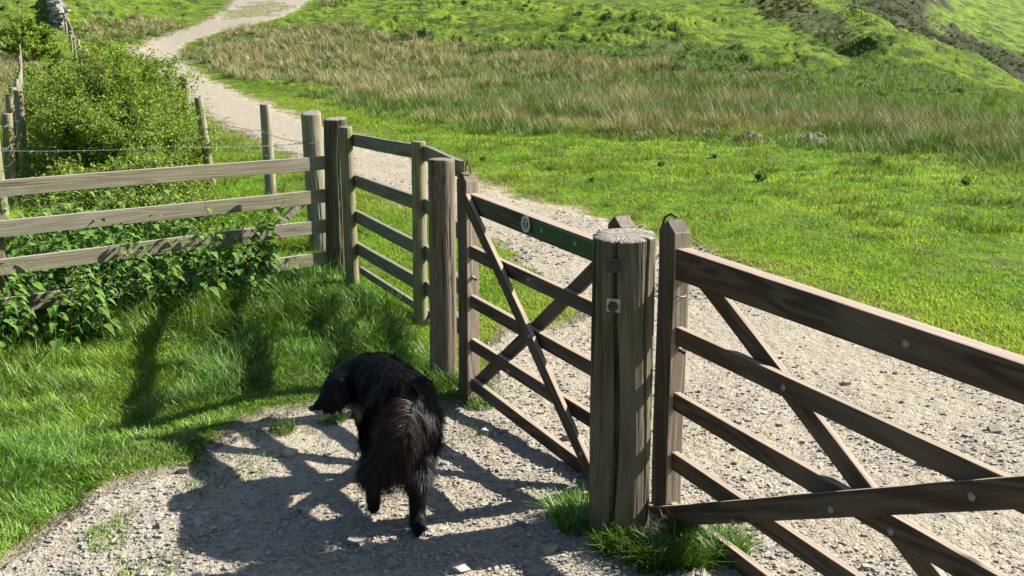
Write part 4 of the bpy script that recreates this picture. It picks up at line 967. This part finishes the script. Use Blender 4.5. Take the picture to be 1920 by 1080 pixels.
def strands(base, direc, nrm, length, width, col, segs=3, grav=.25, tipcol=None):
    n_ = len(base); side = np.cross(direc, nrm); side /= np.linalg.norm(side, axis=1)[:, None] + 1e-9
    V_ = []; C_ = []; tipcol = col if tipcol is None else tipcol
    for j in range(segs + 1):
        t = j / segs; p_ = base + direc * (length * t)[:, None] + np.array([0, 0, -1.]) * (grav * length * t * t)[:, None] ; ww = (width * .5 * (1 - .85 * t))[:, None]; cc = col * (1 - t) + tipcol * t
        if j < segs: V_ += [p_ - side * ww, p_ + side * ww]; C_ += [cc, cc]
        else: V_.append(p_); C_.append(cc)
    k_ = 2 * segs + 1; b0 = np.arange(n_) * k_; V_ = np.stack(V_, 1).reshape(-1, 3); C_ = np.stack(C_, 1).reshape(-1, 3)
    F_ = [np.concatenate([np.stack([b0 + 2 * j, b0 + 2 * j + 1, b0 + 2 * j + 3, b0 + 2 * j + 2], 1) for j in range(segs - 1)]), np.stack([b0 + 2 * segs - 2, b0 + 2 * segs - 1, b0 + 2 * segs], 1)]
    return V_, F_, C_
def sample(co, ti, n_, r_):
    A_, B_, C_ = co[ti[:, 0]], co[ti[:, 1]], co[ti[:, 2]]; nn = np.cross(B_ - A_, C_ - A_); ar = np.linalg.norm(nn, axis=1); nn /= ar[:, None] + 1e-12
    k = r_.choice(len(ti), n_, p=ar / ar.sum()); u_ = r_.uniform(0, 1, n_); v_ = r_.uniform(0, 1, n_); fl = u_ + v_ > 1; u_[fl] = 1 - u_[fl]; v_[fl] = 1 - v_[fl]
    return A_[k] + (B_[k] - A_[k]) * u_[:, None] + (C_[k] - A_[k]) * v_[:, None], nn[k]
r_ = np.random.default_rng(500); nf = 75000
Pb, Nb = sample(co, ti, nf, r_)
flow = np.tile(np.array([[.32, -.62, -.45]]), (nf, 1))
headm = Pb[:, 0] < -.76; legm = (Pb[:, 2] < .27)
flow[headm] = (.75, .25, -.35); flow[legm] = (.0, -.15, -1.0)
neck = (Pb[:, 0] < -.66) & ~headm & ~legm; flow[neck] = (.75, -.25, -.5)
wv = np.stack([fbm(Pb[:, 0] * 14, Pb[:, 2] * 14 + Pb[:, 1] * 9, 601) - .5, fbm(Pb[:, 1] * 14, Pb[:, 2] * 14, 602) - .5, fbm(Pb[:, 0] * 14, Pb[:, 1] * 14, 603) - .5], 1)
wv2 = np.stack([fbm(Pb[:, 0] * 38, Pb[:, 2] * 38 + Pb[:, 1] * 20, 604, 2) - .5, fbm(Pb[:, 1] * 38, Pb[:, 2] * 38, 605, 2) - .5, fbm(Pb[:, 0] * 38, Pb[:, 1] * 38, 606, 2) - .5], 1)
flow = flow + wv * 1.5 + wv2 * 1.2
flow -= Nb * (flow * Nb).sum(1)[:, None]; flow /= np.linalg.norm(flow, axis=1)[:, None] + 1e-9
d_ = flow + Nb * r_.uniform(.15, .5, nf)[:, None] + r_.normal(0, .1, (nf, 3)); d_ /= np.linalg.norm(d_, axis=1)[:, None]
ln = np.where(legm, .018, .038) * r_.uniform(.6, 1.3, nf)
rumpm = (Pb[:, 1] < 4.1) & (Pb[:, 2] > .2) & ~legm; ln = np.where(rumpm, ln * 1.35, ln); wisp = r_.uniform(0, 1, nf) < .03; ln = np.where(wisp & ~legm & (Pb[:, 0] > -.7), ln * 1.7, ln)
thm = (Pb[:, 1] < 4.02) & (Pb[:, 2] > .2) & (Pb[:, 2] < .38); ln = np.where(thm, .07 * r_.uniform(.6, 1.2, nf), ln)
face = (Pb[:, 0] < -.80) | ((Pb[:, 0] < -.775) & (Pb[:, 1] < 4.29)); ln = np.where(face, .011 * r_.uniform(.6, 1.2, nf), ln)
colf = np.array([[.006, .006, .0075]]) * r_.uniform(.5, 1.7, nf)[:, None]
colf[legm] *= .5
rb = r_.uniform(0, 1, nf)[:, None]; colf = np.where((rb < .10) & rumpm[:, None], np.array([[.028, .015, .009]]), colf)
muz = (Pb[:, 0] < -.828) & (Pb[:, 2] < .383) & (Nb[:, 2] < .2); jaw = (Pb[:, 2] < .355) & (Pb[:, 0] < -.80) & (Pb[:, 2] > .30)
chest = (Pb[:, 0] < -.70) & (Pb[:, 0] > -.76) & (Pb[:, 2] < .40) & (Pb[:, 2] > .28)
colf = np.where((muz | jaw)[:, None], np.array([[.42, .42, .42]]), colf); colf = np.where(chest[:, None], np.array([[.30, .29, .27]]), colf)
Vf, Ff, Cf = strands(Pb, d_, Nb, ln, np.full(nf, .0026), colf)
link('coat', np_mesh('coat', Vf - L0, Ff, Cf), M_FUR, dog)
# tail: a core with long brown-tinged feathering sweeping down and to the left
tail_pts = [(-.42, 3.90, .50), (-.425, 3.83, .44), (-.45, 3.80, .39), (-.485, 3.80, .34), (-.52, 3.82, .31)]
tm = blob_mesh([(tail_pts[i], .036 - .004 * i, tail_pts[i + 1], .032 - .004 * i) for i in range(4)], .008, 4)
nv = len(tm.vertices); tc_ = np.empty(nv * 3); tm.vertices.foreach_get('co', tc_); tc_ = tc_.reshape(-1, 3)
tm.calc_loop_triangles(); tt_ = np.empty(len(tm.loop_triangles) * 3, dtype=np.int32); tm.loop_triangles.foreach_get('vertices', tt_); tt_ = tt_.reshape(-1, 3)
tm.vertices.foreach_set('co', (tc_ - L0).ravel()); tm.update()
tail = link('tail', tm, M_SKIN, dog)
nf = 30000; Pt, Nt = sample(tc_, tt_, nf, r_)
hh_ = np.clip((Pt[:, 2] - .25) / .25, 0, 1)
d_ = np.stack([-.95 + .55 * (1 - hh_) + r_.normal(0, .2, nf), -.10 + r_.normal(0, .12, nf), -.25 - .55 * (1 - hh_) + r_.normal(0, .2, nf)], 1)
sgn = r_.uniform(0, 1, nf); dn = sgn < .35; d_[:, 0] = np.where(dn, -.1 + r_.normal(0, .18, nf), d_[:, 0]); d_[:, 2] = np.where(dn, -.9, d_[:, 2])
wv = np.stack([fbm(Pt[:, 0] * 25, Pt[:, 2] * 25, 611) - .5, 0 * sgn, fbm(Pt[:, 0] * 25 + 5, Pt[:, 2] * 25, 612) - .5], 1); d_ += wv * 1.1; wv = np.stack([fbm(Pt[:, 0] * 70, Pt[:, 2] * 70, 613, 2) - .5, 0 * sgn, fbm(Pt[:, 0] * 70 + 5, Pt[:, 2] * 70, 614, 2) - .5], 1); d_ += wv * .9
d_ /= np.linalg.norm(d_, axis=1)[:, None]
ln = r_.uniform(.04, .125, nf)
br = (r_.uniform(0, 1, nf) < .38)[:, None]; colt = np.where(br, np.array([[.038, .022, .013]]), np.array([[.008, .0065, .0065]])) * r_.uniform(.5, 1.5, nf)[:, None]
Vf, Ff, Cf = strands(Pt, d_, Nt + .01, ln, np.full(nf, .003), colt * .6, grav=.6, segs=4, tipcol=colt * 1.3)
tfe = link('tail_feathering', np_mesh('tail_feathering', Vf - L0, Ff, Cf), M_FUR, tail)
def ball(name, p_, r0, material, sx=1):
    bm = bmesh.new(); bmesh.ops.create_icosphere(bm, subdivisions=3, radius=r0, matrix=Matrix.Translation(Vector(p_) - Vector(L0)))
    me = bpy.data.meshes.new(name); bm.to_mesh(me); bm.free()
    for q in me.polygons: q.use_smooth = True
    return link(name, me, material, dog)
m_, nt_, bs_, _ = mat('wet_black'); bs_.inputs['Base Color'].default_value = (.008, .008, .009, 1); bs_.inputs['Roughness'].default_value = .2; M_WET = m_
ball('nose', (-.873, 4.212, .383), .014, M_WET); ball('eye', (-.822, 4.25, .452), .008, M_WET)
ball('tongue', (-.815, 4.24, .364), .010, plain('tongue', (.35, .12, .12), .4))
